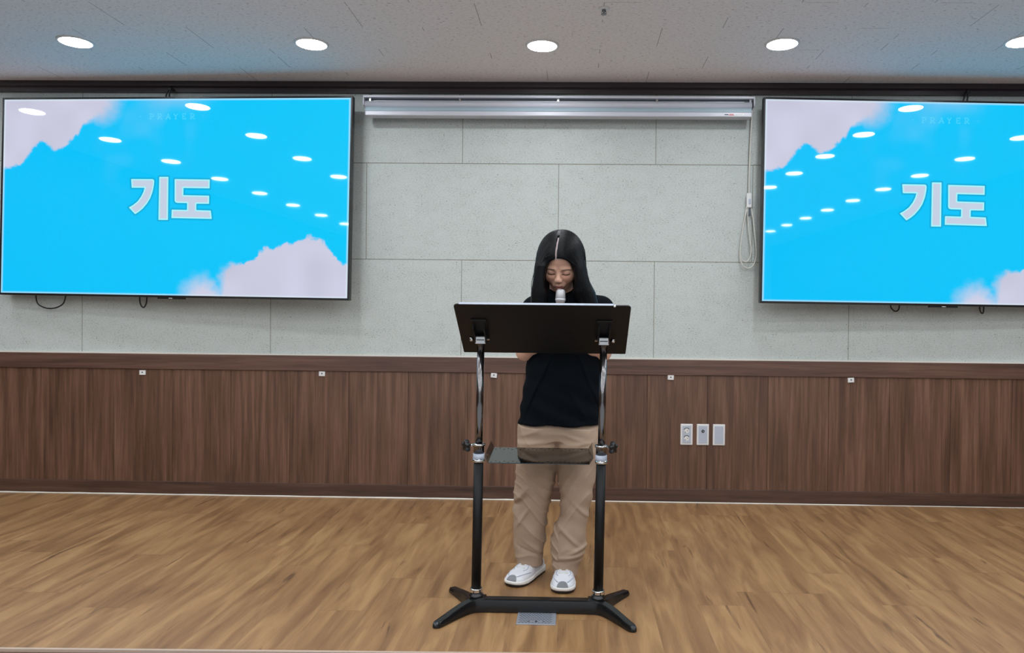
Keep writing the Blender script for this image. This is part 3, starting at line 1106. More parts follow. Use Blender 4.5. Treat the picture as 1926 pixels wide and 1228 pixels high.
lathe_obj('edge_screw', [(0.0, -0.0075), (0.004, -0.007), (0.005, -0.0035), (0.0, -0.0035)], (0, 0, 0), M_WHITEPL, desk, axis='y', seg=14).location = DP(DW - 0.060, hb_ - 0.006, 0.0)
for x in (BX0 + 0.0098, BX1 + 0.0098):
    bm = bmesh.new()
    q = x - OX - dc.x
    desk_box(bm, q - 0.030, q + 0.030, -0.060, 0.075, -0.010, -0.004, 0.002)
    desk_box(bm, q - 0.024, q - 0.018, -0.062, 0.050, -0.034, -0.009, 0.0)
    desk_box(bm, q + 0.018, q + 0.024, -0.062, 0.050, -0.034, -0.009, 0.0)
    obj('tilt_bracket', bm, M_BLACKMETAL, lec)


def shelf_mat():
    m = mat('perforated_black_shelf', rgb(8, 9, 10), 0.08, spec=1.0)
    g = NT(m)
    tc = g.n('ShaderNodeTexCoord')
    s = g.n('ShaderNodeSeparateXYZ')
    g.l(tc.outputs['Object'], s.inputs[0])
    x, y = s.outputs[0], s.outputs[1]
    tot = None
    for row, off in ((0.020, 0.0), (0.034, 0.5), (0.202, 0.0), (0.216, 0.5)):
        sp = 0.034
        fx = g.math('MULTIPLY', g.math('SUBTRACT', g.math('FRACT', g.math('ADD', g.math('DIVIDE', x, sp), off + 50.0)), 0.5), sp)
        fy = g.math('SUBTRACT', y, row)
        d = g.math('SQRT', g.math('ADD', g.math('MULTIPLY', fx, fx), g.math('MULTIPLY', fy, fy)))
        h = g.math('LESS_THAN', d, 0.0034)
        tot = h if tot is None else g.math('MAXIMUM', tot, h)
    g.l(g.math('SUBTRACT', 1.0, tot), g.b.inputs['Alpha'])
    return m


bm = bmesh.new()
xs_ = [-0.3465, -0.3325, 0.0625, 0.0785]
zs_ = [0.027, 0.0, 0.0, 0.027]
sec = [(x - OX, z) for x, z in zip(xs_, zs_)]
yy0, yy1, rise = 0.010, 0.234, 0.022
th = 0.003
lay = []
for y_, dz in ((yy0, 0.0), (yy1, rise)):
    top_ = [bm.verts.new((a, y_ - 0.0, 0.5675 + z + dz)) for a, z in sec]
    bot_ = [bm.verts.new((a, y_ - 0.0, 0.5675 + z + dz - th)) for a, z in sec]
    lay.append((top_, bot_))
(ta, ba), (tb, bb) = lay
for i in range(3):
    bm.faces.new((ta[i], ta[i + 1], tb[i + 1], tb[i]))
    bm.faces.new((ba[i], bb[i], bb[i + 1], ba[i + 1]))
    bm.faces.new((ta[i], ba[i], ba[i + 1], ta[i + 1]))
    bm.faces.new((tb[i], tb[i + 1], bb[i + 1], bb[i]))
bm.faces.new((ta[0], tb[0], bb[0], ba[0]))
bm.faces.new((ta[3], ba[3], bb[3], tb[3]))
bmesh.ops.recalc_face_normals(bm, faces=bm.faces)
obj('shelf', bm, shelf_mat(), lec)

# ------------------------------------------------------------------ signed-distance modelling
import openvdb as vdb


class Field:
    def __init__(self, lo, hi, h, bg=0.012):
        self.lo = np.array(lo, float)
        self.h = h
        self.n = np.ceil((np.array(hi) - self.lo) / h).astype(int) + 1
        self.bg = bg
        self.f = np.full(self.n, bg, np.float32)

    def sl(self, lo, hi, pad=0.016):
        pad = max(pad, self.bg + 0.004)
        a = np.clip(np.floor((np.array(lo) - pad - self.lo) / self.h).astype(int), 0, self.n)
        b = np.clip(np.ceil((np.array(hi) + pad - self.lo) / self.h).astype(int) + 1, 0, self.n)
        return tuple(slice(i, j) for i, j in zip(a, b))

    def grid(self, s):
        ax = [(self.lo[i] + self.h * np.arange(s[i].start, s[i].stop)).astype(np.float32) for i in range(3)]
        return np.meshgrid(*ax, indexing='ij', sparse=True)

    def add(self, fn, lo, hi, k=0.0, pad=0.016):
        s = self.sl(lo, hi, max(pad, self.bg + 0.004) + k)
        X, Y, Z = self.grid(s)
        d = fn(X, Y, Z)
        a = self.f[s]
        if k > 0:
            hh = np.maximum(k - np.abs(a - d), 0) / k
            self.f[s] = np.minimum(a, d) - hh * hh * k * 0.25
        else:
            self.f[s] = np.minimum(a, d)

    def cut(self, fn, lo, hi, k=0.0):
        s = self.sl(lo, hi)
        X, Y, Z = self.grid(s)
        d = -fn(X, Y, Z)
        a = self.f[s]
        if k > 0:
            hh = np.maximum(k - np.abs(a - d), 0) / k
            self.f[s] = np.maximum(a, d) + hh * hh * k * 0.25
        else:
            self.f[s] = np.maximum(a, d)

    def warp(self, fn, lo, hi):
        s = self.sl(lo, hi)
        X, Y, Z = self.grid(s)
        self.f[s] = self.f[s] + fn(X, Y, Z)

    def capsule(self, a, b, ra, rb, k=0.0):
        a, b = np.array(a, float), np.array(b, float)
        ba = b - a
        L2 = float(ba @ ba) + 1e-12

        def fn(X, Y, Z):
            px, py, pz = X - a[0], Y - a[1], Z - a[2]
            t = np.clip((px * ba[0] + py * ba[1] + pz * ba[2]) / L2, 0, 1)
            return np.sqrt((px - ba[0] * t) ** 2 + (py - ba[1] * t) ** 2 + (pz - ba[2] * t) ** 2) - (ra + (rb - ra) * t)
        r = max(ra, rb)
        self.add(fn, np.minimum(a, b) - r, np.maximum(a, b) + r, k)

    def chain(self, pts, rs, k=0.004):
        for i in range(len(pts) - 1):
            self.capsule(pts[i], pts[i + 1], rs[i], rs[i + 1], k)

    def mesh(self):
        f = np.clip(self.f, -self.bg, self.bg)
        f[0], f[-1], f[:, 0], f[:, -1], f[:, :, 0], f[:, :, -1] = (self.bg,) * 6
        g = vdb.FloatGrid(self.bg)
        g.copyFromArray(f)
        P, T, Q = g.convertToPolygons(isovalue=0.0, adaptivity=0.0)
        return np.asarray(P) * self.h + self.lo, np.asarray(Q)[:, ::-1]


def ell(c, r, R=None):
    c, r = np.array(c, float), np.array(r, float)

    def fn(X, Y, Z):
        x, y, z = X - c[0], Y - c[1], Z - c[2]
        if R is not None:
            x, y, z = (R[0][i] * x + R[1][i] * y + R[2][i] * z for i in range(3))
        k0 = np.sqrt((x / r[0]) ** 2 + (y / r[1]) ** 2 + (z / r[2]) ** 2)
        k1 = np.sqrt((x / r[0] ** 2) ** 2 + (y / r[1] ** 2) ** 2 + (z / r[2] ** 2) ** 2) + 1e-9
        return k0 * (k0 - 1) / k1
    m_ = max(r)
    return fn, c - m_, c + m_


def zloft(keys, p=2.0):
    """keys: rows of z, cx, cy, ax, ay (ascending z)"""
    K = np.array(sorted(keys), float)

    def fn(X, Y, Z):
        zc = np.clip(Z, K[0, 0], K[-1, 0])
        cx_, cy_, ax_, ay_ = (np.interp(zc, K[:, 0], K[:, i]).astype(np.float32) for i in (1, 2, 3, 4))
        k0 = (np.abs((X - cx_) / ax_) ** p + np.abs((Y - cy_) / ay_) ** p) ** (1 / p)
        d = (k0 - 1) * np.minimum(ax_, ay_)
        dz = np.maximum(K[0, 0] - Z, Z - K[-1, 0])
        return np.maximum(d, dz)
    lo = (min(K[:, 1] - K[:, 3]), min(K[:, 2] - K[:, 4]), K[0, 0])
    hi = (max(K[:, 1] + K[:, 3]), max(K[:, 2] + K[:, 4]), K[-1, 0])
    return fn, lo, hi


# ------------------------------------------------------------------ person
PX0, PY0 = -0.07, -1.40
ROOT = np.array([PX0, PY0, 0.0])
person = thing('person', 'person in dark t-shirt and beige trousers, head bowed to a microphone behind the lectern', 'person', (PX0, PY0, 0))
HC = np.array([-0.062, -1.470, 1.380])
th_, ps_, ro_ = math.radians(35), math.radians(-5), math.radians(2)
Fv = np.array([0, -math.cos(th_), -math.sin(th_)])
Uv = np.array([0, -math.sin(th_), math.cos(th_)])
Xv = np.array([1.0, 0, 0])
Rz = np.array([[math.cos(ps_), -math.sin(ps_), 0], [math.sin(ps_), math.cos(ps_), 0], [0, 0, 1]])
Ry = np.array([[math.cos(ro_), 0, math.sin(ro_)], [0, 1, 0], [-math.sin(ro_), 0, math.cos(ro_)]])
Xv, Fv, Uv = (Ry @ Rz @ q for q in (Xv, Fv, Uv))
HR = np.stack([Xv, Fv, Uv], 1)       # columns


def hp(x, f, u):
    return HC + Xv * x + Fv * f + Uv * u


def hell(c, r):
    fn, _, _ = ell(hp(*c), r, HR)
    m_ = max(r)
    return fn, hp(*c) - m_, hp(*c) + m_


def tocol(r, g, b):
    return np.array([lin(r), lin(g), lin(b)])


# --- the two hands close round the microphone
MB, MT = np.array([-0.066, -1.588, 0.993]), np.array([-0.0590, -1.572, 1.2535])
mdir = (MT - MB) / np.linalg.norm(MT - MB)


def mic_pt(z):
    return MB + mdir * ((z - MB[2]) / mdir[2])


body = Field((-0.32, -1.70, 0.0), (0.22, -1.24, 1.52), 0.0024)
# head
for c, r, k in (((0, -.012, .030), (.073, .092, .085), 0), ((0, .028, -.028), (.061, .060, .082), .02), ((0, .034, -.078), (.044, .044, .040), .02),
                ((0, .034, .038), (.058, .047, .045), .02), ((-.034, .057, -.036), (.028, .028, .032), .02), ((.034, .057, -.036), (.028, .028, .032), .02), ((0, .070, -.101), (.019, .018, .016), .016)):
    body.add(*hell(c, r), k=k)
for s in (-1, 1):
    body.capsule(hp(s * .016, .084, .005), hp(s * .044, .070, .004), .0048, .0050, .018)
    body.cut(*hell((s * .031, .0945, -.014), (.019, .011, .011)), k=.012)
    body.add(*hell((s * .031, .0745, -.013), (.0155, .0135, .0125)), k=.006)
    body.add(*hell((s * .0095, .1000, -.040), (.0085, .0100, .0080)), k=.005)
    body.add(*hell((s * .074, -.010, -.012), (.008, .020, .030)), k=.005)
body.capsule(hp(0, .0825, -.010), hp(0, .1035, -.034), .0062, .0100, .014)
for s in (-1, 1):
    body.cut(*hell((s * .0055, .1060, -.0465), (.0030, .0040, .0030)), k=.002)
body.add(*hell((0, .084, -.070), (.026, .016, .020)), k=.012)
body.chain([hp(-.021, .088, -.071), hp(-.006, .0985, -.0655), hp(0, .0985, -.067), hp(.006, .0985, -.0655), hp(.021, .088, -.071)], [.003, .0047, .0044, .0047, .003], .004)
body.chain([hp(-.019, .087, -.073), hp(0, .0955, -.0795), hp(.019, .087, -.073)], [.003, .0062, .003], .004)
body.cut(*hell((0, .1010, -.0725), (.018, .0060, .0011)), k=.002)
body.cut(*hell((0, .1010, -.0735), (.011, .0080, .0022)), k=.002)
# neck and trunk
body.capsule(hp(0, -.030, -.050), (-0.050, -1.385, 1.235), .052, .056, .03)
body.add(*zloft([(0.62, -0.065, -1.375, .125, .085), (0.75, -0.062, -1.375, .150, .095), (0.90, -0.058, -1.375, .118, .080), (1.08, -0.048, -1.385, .130, .088), (1.17, -0.040, -1.385, .150, .080), (1.225, -0.036, -1.385, .120, .060), (1.245, -0.038, -1.385, .070, .050)]), k=.02)
# legs (under the trousers)
HIPL, HIPR = (-0.140, -1.375, 0.66), (0.010, -1.375, 0.66)
body.chain([HIPL, (-0.168, -1.385, 0.40), (-0.172, -1.350, 0.10), (-0.172, -1.355, 0.06)], [.072, .050, .036, .036], .02)
body.chain([HIPR, (0.012, -1.430, 0.40), (-0.030, -1.400, 0.10), (-0.030, -1.405, 0.06)], [.072, .050, .036, .036], .02)
body.chain([(-0.172, -1.340, 0.05), (-0.195, -1.400, 0.040)], [.030, .020], .01)
body.chain([(-0.030, -1.390, 0.05), (-0.030, -1.450, 0.040)], [.030, .020], .01)
# arms
ELB_L, ELB_R = np.array([-0.215, -1.405, 0.987]), np.array([0.122, -1.405, 0.990])
WR_L, WR_R = np.array([-0.118, -1.552, 1.075]), np.array([-0.002, -1.545, 1.060])
body.chain([(-0.178, -1.385, 1.185), (-0.205, -1.388, 1.10), ELB_L], [.044, .040, .035], .02)
body.chain([ELB_L, (ELB_L * .6 + WR_L * .4) + [-.003, -.0, -.004], WR_L], [.036, .035, .0225], .015)
body.chain([(0.108, -1.385, 1.185), (0.130, -1.388, 1.10), ELB_R], [.044, .040, .035], .02)
body.chain([ELB_R, (ELB_R * .6 + WR_R * .4) + [.003, -.0, -.004], WR_R], [.036, .035, .0225], .015)


def grip(side, zc, wrist):
    """side -1: the palm lies on the left of the handle, fingers close round its front; +1 mirrored"""
    c = mic_pt(zc)
    R0 = 0.0155

    def ring(phi, z, rad):
        q = mic_pt(z)
        return q + np.array([side * math.cos(phi) * rad, -math.sin(phi) * rad, 0])
    # palm: back of the hand runs from the wrist to the knuckles
    kn0 = ring(0.35, zc, 0.040)
    body.capsule(wrist, ring(-0.30, zc - 0.012, 0.036), .0215, .0200, .012)
    body.capsule(wrist, ring(0.10, zc + 0.016, 0.036), .0200, .0175, .012)
    body.capsule(ring(-0.35, zc - 0.024, 0.034), ring(-0.25, zc + 0.022, 0.034), .0160, .0150, .010)
    body.capsule(ring(0.45, zc - 0.028, 0.034), ring(0.45, zc + 0.026, 0.034), .0105, .0110, .008)
    lens = (0.92, 1.0, 0.97, 0.80)
    for i in range(4):
        z = zc + 0.0285 - 0.0190 * i
        L = lens[i]
        angs = [0.45, 0.45 + 0.85 * L, 0.45 + 1.65 * L, 0.45 + 2.35 * L]
        rd = [.0345, .0275, .0250, .0240]
        pts = [ring(a, z - 0.002 * j, r_) for j, (a, r_) in enumerate(zip(angs, rd))]
        body.chain(pts, [.0092, .0084, .0078, .0066], .0025)
    # thumb leaves the side of the palm near its base and lies up the back of the handle
    tb = [ring(-0.75, zc - 0.012, 0.036), ring(-1.25, zc + 0.010, 0.0310), ring(-1.75, zc + 0.030, 0.0265), ring(-2.10, zc + 0.046, 0.0250)]
    body.chain(tb, [.0130, .0108, .0096, .0078], .005)


grip(-1, 1.128, WR_L)
grip(1, 1.040, WR_R + np.array([0, 0, -0.02]))
BV, BF = body.mesh()
# skin colours belong to the skin itself: brows, lashes, lips, nails of the scalp parting; lid crease and lip gap are painted shade
Hh = (BV - HC) @ HR
skin = tocol(216, 170, 146)
bc = np.tile(skin, (len(BV), 1))
hx, hf, hu = Hh[:, 0], Hh[:, 1], Hh[:, 2]
ahx = np.abs(hx)
face = hf > 0.045


def paint(mask, colr, a=1.0):
    w_ = (mask * a)[:, None]
    bc[:] = bc * (1 - w_) + np.asarray(colr) * w_


brow = np.clip(1.4 - np.abs(hu - (0.0065 - 0.10 * (ahx - .016) - 0.22 * np.maximum(ahx - .038, 0))) / 0.0021, 0, 1) * (ahx > .015) * (ahx < .050) * face
paint(brow, tocol(40, 28, 26), .92)
lash = np.clip(1.5 - np.abs(hu - (-0.0185 + 7.0 * (ahx - .031) ** 2)) / 0.0030, 0, 1) * (np.abs(ahx - .031) < .0165) * face
paint(lash, tocol(28, 20, 20), .92)
crease = np.clip(1.2 - np.abs(hu - (-0.0090 - 5.0 * (ahx - .031) ** 2)) / 0.0012, 0, 1) * (np.abs(ahx - .031) < .014) * face
paint(crease, tocol(120, 82, 70), .5)  # shade of the lid fold painted into the skin colour
lips = np.clip(1.3 - ((hx / .022) ** 2 + ((hu + .0735) / .0105) ** 2), 0, 1) * (hf > .084)
paint(np.clip(lips * 3, 0, 1), tocol(176, 108, 102), .7)
paint(np.clip(1.4 - np.abs(hu + .0730) / .0022, 0, 1) * (ahx < .016) * (hf > .08), tocol(60, 26, 26), .9)  # shade between the parted lips painted in
paint(np.exp(-((ahx - .036) / .018) ** 2 - ((hu + .035) / .018) ** 2) * (hf > .05), tocol(205, 138, 118), .35)
paint((((hu > .078) | ((hu > .052) & (ahx < .013))) & (ahx < .05) & (BV[:, 2] > 1.3)) * 1.0, tocol(206, 196, 200), .8)
M_SKIN = attr_mat('skin', 0.5, 0.4, sss=0.08, bump=(300, 0.05))
arr('body', BV, BF, M_SKIN, person, col=bc, shift=ROOT)
del body


# --- cloth folds
def fold(cx_, cy_, z0, slope, amp, wid, ext, side='f'):
    """ridge running across the front, bending with x"""
    def fn(X, Y, Z):
        l_ = (Z - z0 - slope * (X - cx_))
        m_ = np.exp(-(l_ / wid) ** 2) * np.exp(-((X - cx_) / ext) ** 2)
        if side == 'f':
            m_ = m_ * np.clip((cy_ - Y) / 0.05 + 0.5, 0, 1)
        return (-amp * m_).astype(np.float32)
    return fn, (cx_ - ext * 2.2, -1.60, z0 - 0.12), (cx_ + ext * 2.2, -1.2, z0 + 0.12)


# trousers
tr = Field((-0.32, -1.62, -0.01), (0.22, -1.20, 0.99), 0.003, bg=0.034)
LLEG = [(0.055, -0.188, -1.372, .057, .062), (0.10, -0.191, -1.372, .060, .066), (0.145, -0.191, -1.372, .068, .072), (0.196, -0.189, -1.376, .071, .077), (0.289, -0.184, -1.385, .075, .082), (0.36, -0.176, -1.390, .080, .086), (0.420, -0.166, -1.387, .088, .090), (0.476, -0.160, -1.385, .090, .095), (0.593, -0.155, -1.380, .088, .102), (0.66, -0.150, -1.378, .085, .108)]
RLEG = [(0.033, -0.029, -1.420, .052, .060), (0.074, -0.025, -1.422, .060, .066), (0.12, -0.019, -1.424, .070, .074), (0.19, -0.016, -1.428, .074, .078), (0.236, -0.009, -1.430, .070, .078), (0.282, 0.005, -1.430, .060, .078), (0.374, 0.013, -1.425, .066, .084), (0.43, 0.014, -1.418, .080, .088), (0.49, 0.015, -1.410, .087, .092), (0.604, 0.022, -1.390, .092, .104), (0.66, 0.020, -1.380, .090, .108)]
tr.add(*zloft(LLEG, 2.2))
tr.add(*zloft(RLEG, 2.2), k=.006)
tr.add(*zloft([(0.610, -0.064, -1.378, .166, .095), (0.64, -0.064, -1.378, .174, .107), (0.68, -0.062, -1.378, .172, .106), (0.72, -0.060, -1.378, .158, .100), (0.80, -0.060, -1.376, .145, .096), (0.94, -0.058, -1.375, .128, .088)], 2.3), k=.02)
FOLDS = [(-0.17, -1.38, 0.600, 0.10, .007, .011, .06), (-0.19, -1.38, 0.640, 0.35, .004, .010, .05), (0.03, -1.38, 0.60, 0.12, .005, .009, .05), (0.00, -1.38, 0.625, -0.30, .004, .009, .05),
         (-0.225, -1.38, 0.375, 0.9, .012, .014, .030), (-0.225, -1.38, 0.345, 0.8, -.009, .011, .030), (-0.215, -1.38, 0.28, 1.4, .008, .014, .030), (-0.16, -1.38, 0.140, -0.7, .008, .011, .045), (-0.17, -1.38, 0.118, -0.5, -.008, .008, .05),
         (0.045, -1.43, 0.315, -0.9, .007, .012, .04), (-0.02, -1.43, 0.215, -0.9, .008, .012, .05), (0.02, -1.43, 0.150, 0.35, .008, .010, .045), (-0.01, -1.43, 0.122, 0.15, .012, .009, .06), (-0.01, -1.43, 0.103, 0.12, -.008, .007, .06)]
for q in FOLDS:
    tr.warp(*fold(*q))


def cloth_noise(X, Y, Z):
    return (0.0020 * np.sin(38 * X + 21 * Z + 3 * np.sin(17 * Z)) * np.sin(26 * Y - 14 * Z) + 0.0012 * np.sin(70 * Z + 30 * X + 20 * Y)).astype(np.float32)




def wrinkles(X, Y, Z):
    w1 = np.sin(46 * Z + 30 * X + 2.2 * np.sin(19 * X + 8 * Z) + 1.6 * np.sin(15 * Z + 9 * Y))
    w2 = np.sin(34 * Z - 44 * X + 2.0 * np.sin(23 * X - 12 * Z + 2) + 12 * Y)
    r1 = (1 - np.abs(w1)) ** 2
    r2 = (1 - np.abs(w2)) ** 2
    am = np.interp(Z, [0.03, 0.10, 0.22, 0.36, 0.50, 0.60, 0.70], [.001, .0065, .0070, .0060, .0022, .0022, .001])
    return (-(am * (r1 * (X < -0.06) + r2 * (X >= -0.06)))).astype(np.float32)


tr.warp(wrinkles, (-0.3, -1.62, 0.02), (0.2, -1.22, 0.97))
tr.warp(cloth_noise, (-0.3, -1.62, 0.02), (0.2, -1.22, 0.97))


def hollow(keys, z1, inset=0.016):
    ks = [(z, a, b, max(c - inset, .01), max(d - inset, .01)) for z, a, b, c, d in keys if z <= z1 + 0.08]
    ks.insert(0, (keys[0][0] - 0.02,) + tuple(ks[0][1:]))
    fn, lo, hi = zloft(ks, 2.2)
    return (lambda X, Y, Z: np.maximum(fn(X, Y, Z), Z - z1)), lo, (hi[0], hi[1], z1)


tr.cut(*hollow(LLEG, 0.08))
tr.cut(*hollow(RLEG, 0.06))
TV_, TF_ = tr.mesh()
del tr
M_TROUSER = mat('beige_twill', rgb(172, 149, 128), 0.85, spec=0.25, grain=(500, 0.25))
trousers = arr('trousers', TV_, TF_, M_TROUSER, person, shift=ROOT)

# t-shirt
sh_ = Field((-0.34, -1.60, 0.63), (0.28, -1.20, 1.32), 0.003, bg=0.034)
SHIRT = [(0.676, -0.061, -1.376, .181, .128), (0.74, -0.058, -1.376, .176, .124), (0.82, -0.052, -1.376, .170, .120), (0.90, -0.046, -1.378, .164, .118), (1.00, -0.042, -1.380, .160, .116), (1.10, -0.038, -1.382, .160, .112), (1.17, -0.032, -1.384, .164, .104), (1.215, -0.030, -1.385, .148, .085), (1.245, -0.034, -1.385, .105, .066), (1.262, -0.040, -1.385, .070, .056)]
sh_.chain([(-0.172, -1.385, 1.176), (-0.207, -1.388, 1.110), (-0.222, -1.397, 1.000)], [.058, .061, .064], .02)
sh_.chain([(0.112, -1.385, 1.176), (0.143, -1.388, 1.110), (0.158, -1.397, 1.000)], [.058, .061, .064], .02)
for a, b in (((-0.207, -1.388, 1.110), (-0.222, -1.397, 1.000)), ((0.143, -1.388, 1.110), (0.158, -1.397, 1.000))):
    a, b = np.array(a), np.array(b)
    ax_ = (b - a) / np.linalg.norm(b - a)

    def cyl_in(X, Y, Z, a=a, ax_=ax_):
        px, py, pz = X - a[0], Y - a[1], Z - a[2]
        t_ = px * ax_[0] + py * ax_[1] + pz * ax_[2]
        d = np.sqrt(np.maximum(px * px + py * py + pz * pz - t_ * t_, 0)) - 0.049
        return np.maximum(d, 0.03 - t_)

    def cut_end(X, Y, Z, a=a, ax_=ax_):
        t_ = (X - a[0]) * ax_[0] + (Y - a[1]) * ax_[1] + (Z - a[2]) * ax_[2]
        return 0.098 - t_
    sh_.cut(cyl_in, b - .08, a + .08)
    sh_.cut(cut_end, b - .12, b + .12)
sh_.add(*zloft(SHIRT, 2.3), k=.02)
for q in [(-0.15, -1.38, 0.86, 2.2, .007, .020, .035), (-0.17, -1.38, 0.80, 2.6, -.005, .014, .030), (0.06, -1.38, 0.87, -2.4, .007, .020, .035), (0.085, -1.38, 0.80, -2.4, -.005, .016, .030), (-0.05, -1.38, 0.95, 0.4, .004, .02, .08), (0.02, -1.38, 0.76, -1.5, .004, .02, .05), (-0.11, -1.38, 0.95, 2.5, .005, .018, .03), (0.03, -1.38, 0.96, -2.0, .005, .018, .03)]:
    sh_.warp(*fold(*q))
sh_.warp(cloth_noise, (-0.32, -1.58, 0.64), (0.26, -1.22, 1.30))
sh_.warp(lambda X, Y, Z: (-0.0012 * np.exp(-((Z - 0.684) / 0.006) ** 2)).astype(np.float32) + 0 * X + 0 * Y, (-0.32, -1.58, 0.64), (0.26, -1.22, 0.73))
# hollow at the hem, the sleeve ends and the neck
ks = [(z, a, b, c - .006, d - .006) for z, a, b, c, d in SHIRT if z < 0.80]
ks.insert(0, (0.60,) + tuple(ks[0][1:]))
sh_.cut(*zloft(ks, 2.3))
SV, SF = sh_.mesh()
del sh_
M_SHIRT = mat('navy_black_jersey', rgb(6, 11, 17), 0.85, spec=0.1, grain=(600, 0.2))
arr('t_shirt', SV, SF, M_SHIRT, person, shift=ROOT)

# hair: cap with a parting, side curtains falling over the chest, length down the back
hr = Field((-0.24, -1.66, 1.00), (0.17, -1.28, 1.53), 0.0025)
hr.add(*hell((0, -.013, .030), (.096, .112, .0930)))
hr.add(*zloft([(1.03, -0.155, -1.505, .026, .026), (1.14, -0.152, -1.512, .034, .036), (1.24, -0.142, -1.512, .042, .048), (1.29, -0.141, -1.500, .036, .062), (1.35, -0.135, -1.490, .037, .075), (1.39, -0.131, -1.480, .034, .070), (1.44, -0.118, -1.465, .012, .040)]), k=.02)
hr.add(*zloft([(1.03, 0.052, -1.505, .028, .026), (1.14, 0.052, -1.512, .040, .036), (1.20, 0.050, -1.510, .046, .040), (1.245, 0.034, -1.508, .050, .052), (1.29, 0.022, -1.502, .038, .062), (1.35, 0.012, -1.490, .032, .075), (1.39, 0.008, -1.480, .030, .070), (1.44, -0.004, -1.465, .012, .040)]), k=.02)
hr.add(*zloft([(1.02, -0.050, -1.300, .095, .018), (1.14, -0.052, -1.305, .105, .030), (1.24, -0.056, -1.325, .108, .050), (1.34, -0.062, -1.385, .104, .075), (1.42, -0.062, -1.420, .098, .070)]), k=.03)
# face opening, then the parting
hr.cut(*hell((.006, .105, -.042), (.063, .085, .102)), k=.008)
hr.cut(*hell((.004, .115, .008), (.053, .075, .050)), k=.010)
hr.cut(*hell((-.006, .105, -.12), (.040, .085, .060)), k=.010)
part = [hp(-.010, .092, .066), hp(-.010, .080, .092), hp(-.008, .055, .114), hp(-.006, .030, .124)]
for a, b in zip(part[:-1], part[1:]):
    def fn(X, Y, Z, a=a, b=b):
        ba = b - a
        px, py, pz = X - a[0], Y - a[1], Z - a[2]
        t_ = np.clip((px * ba[0] + py * ba[1] + pz * ba[2]) / (ba @ ba), 0, 1)
        ddx, ddy, ddz = px - ba[0] * t_, py - ba[1] * t_, pz - ba[2] * t_
        lx = ddx * Xv[0] + ddy * Xv[1] + ddz * Xv[2]
        rad = np.sqrt(ddx ** 2 + ddy ** 2 + ddz ** 2)
        return np.maximum(np.abs(lx) - .0032, rad - .026)
    hr.cut(fn, np.minimum(a, b) - .03, np.maximum(a, b) + .03, k=.003)


def strands(X, Y, Z):
    x, y, z = X - HC[0], Y - HC[1], Z - HC[2]
    f_ = x * Fv[0] + y * Fv[1] + z * Fv[2]
    lowness = np.clip((1.36 - Z) / 0.08, 0, 1)
    ang = np.arctan2(y, x)
    c_ = (1 - lowness) * f_ * 260 + lowness * (ang * 20 + x * 120)
    return ((0.0008 * np.sin(c_) + 0.0005 * np.sin(c_ * 2.3 + 1.7)) * lowness).astype(np.float32)


HV, HF = hr.mesh()
del hr
M_HAIR = mat('black_hair', rgb(6, 7, 10), 0.46, spec=0.2, grain=(250, 0.1))
hair = arr('hair', HV, HF, M_HAIR, person, shift=ROOT)
# strands lying on the surface, from the parting outwards and down
from mathutils.bvhtree import BVHTree
rng = random.Random(11)
tree = BVHTree.FromPolygons([tuple(v) for v in HV], [tuple(int(k) for k in q) for q in HF])
bm = bmesh.new()
for i in range(620):
    side = -1 if i % 2 else 1
    s = rng.random()
    f0 = 0.100 - 0.19 * s
    q0 = hp(-.008 + side * .006, -.016 + f0, .030 + .0925 * math.sqrt(max(0.02, 1 - (f0 / .108) ** 2)))
    pts = [q0]
    wx = rng.uniform(-.004, .004)
    sag = rng.uniform(.85, 1.15)
    for j in range(1, 7):
        a = math.radians(88) * j / 6
        pts.append(q0 + np.array([side * (math.sin(a) * .100 + wx * j / 6), -.010 * math.sin(a) * s, -.115 * sag * (1 - math.cos(a))]))
    q = pts[-1]
    z_ = q[2]
    back = s > 0.62
    while z_ > 1.08:
        z_ -= .045
        w_ = min(1.0, (q[2] - z_) / 0.16)
        spread = (0.0 if side < 0 else .030) * w_
        yb = q[1] * (1 - w_) + ((-1.545 if not back else -1.27) + .03 * (s - .3)) * w_
        pts.append(np.array([q[0] + side * .008 * w_ * sag + spread * (1 - .8 * s), yb, z_]))
    out_ = []
    for p in pts:
        r_ = tree.find_nearest(Vector(p))
        if r_[0] is None or (out_ and (r_[0] - out_[-1]).length > .09):
            break
        out_.append(r_[0] + r_[1] * (.0003 if side else 0))
    if len(out_) < 4:
        continue
    pth = smooth_path(out_, 3)
    n = len(pth)
    rad_ = rng.uniform(.0006, .0015)
    add_tube(bm, [p - Vector(ROOT) for p in pth], [rad_ * min(1.0, .55 + 10 * k / n) * (1 - 0.7 * (k / (n - 1)) ** 3) for k in range(n)], 5, caps=False)
for i in range(8):  # stray wisps outside the silhouette
    side = -1 if i % 2 else 1
    x_ = (-0.168 if side < 0 else 0.045) + rng.uniform(-.004, .004)
    o_ = rng.uniform(.006, .018) * side
    p = [(x_ - side * .01, -1.49, 1.38), (x_ + side * .002, -1.50, 1.335), (x_ + o_ * .8, -1.51, 1.29), (x_ + o_ * .5 + side * .006, -1.52, 1.25), (x_ + side * .006, -1.52, 1.20)]
    add_tube(bm, [Vector(q) - Vector(ROOT) for q in smooth_path(p, 4)], 0.0006, 4, caps=False)
st = obj('loose_strands', bm, M_HAIR, hair, smooth=True)
st['kind'] = 'stuff'


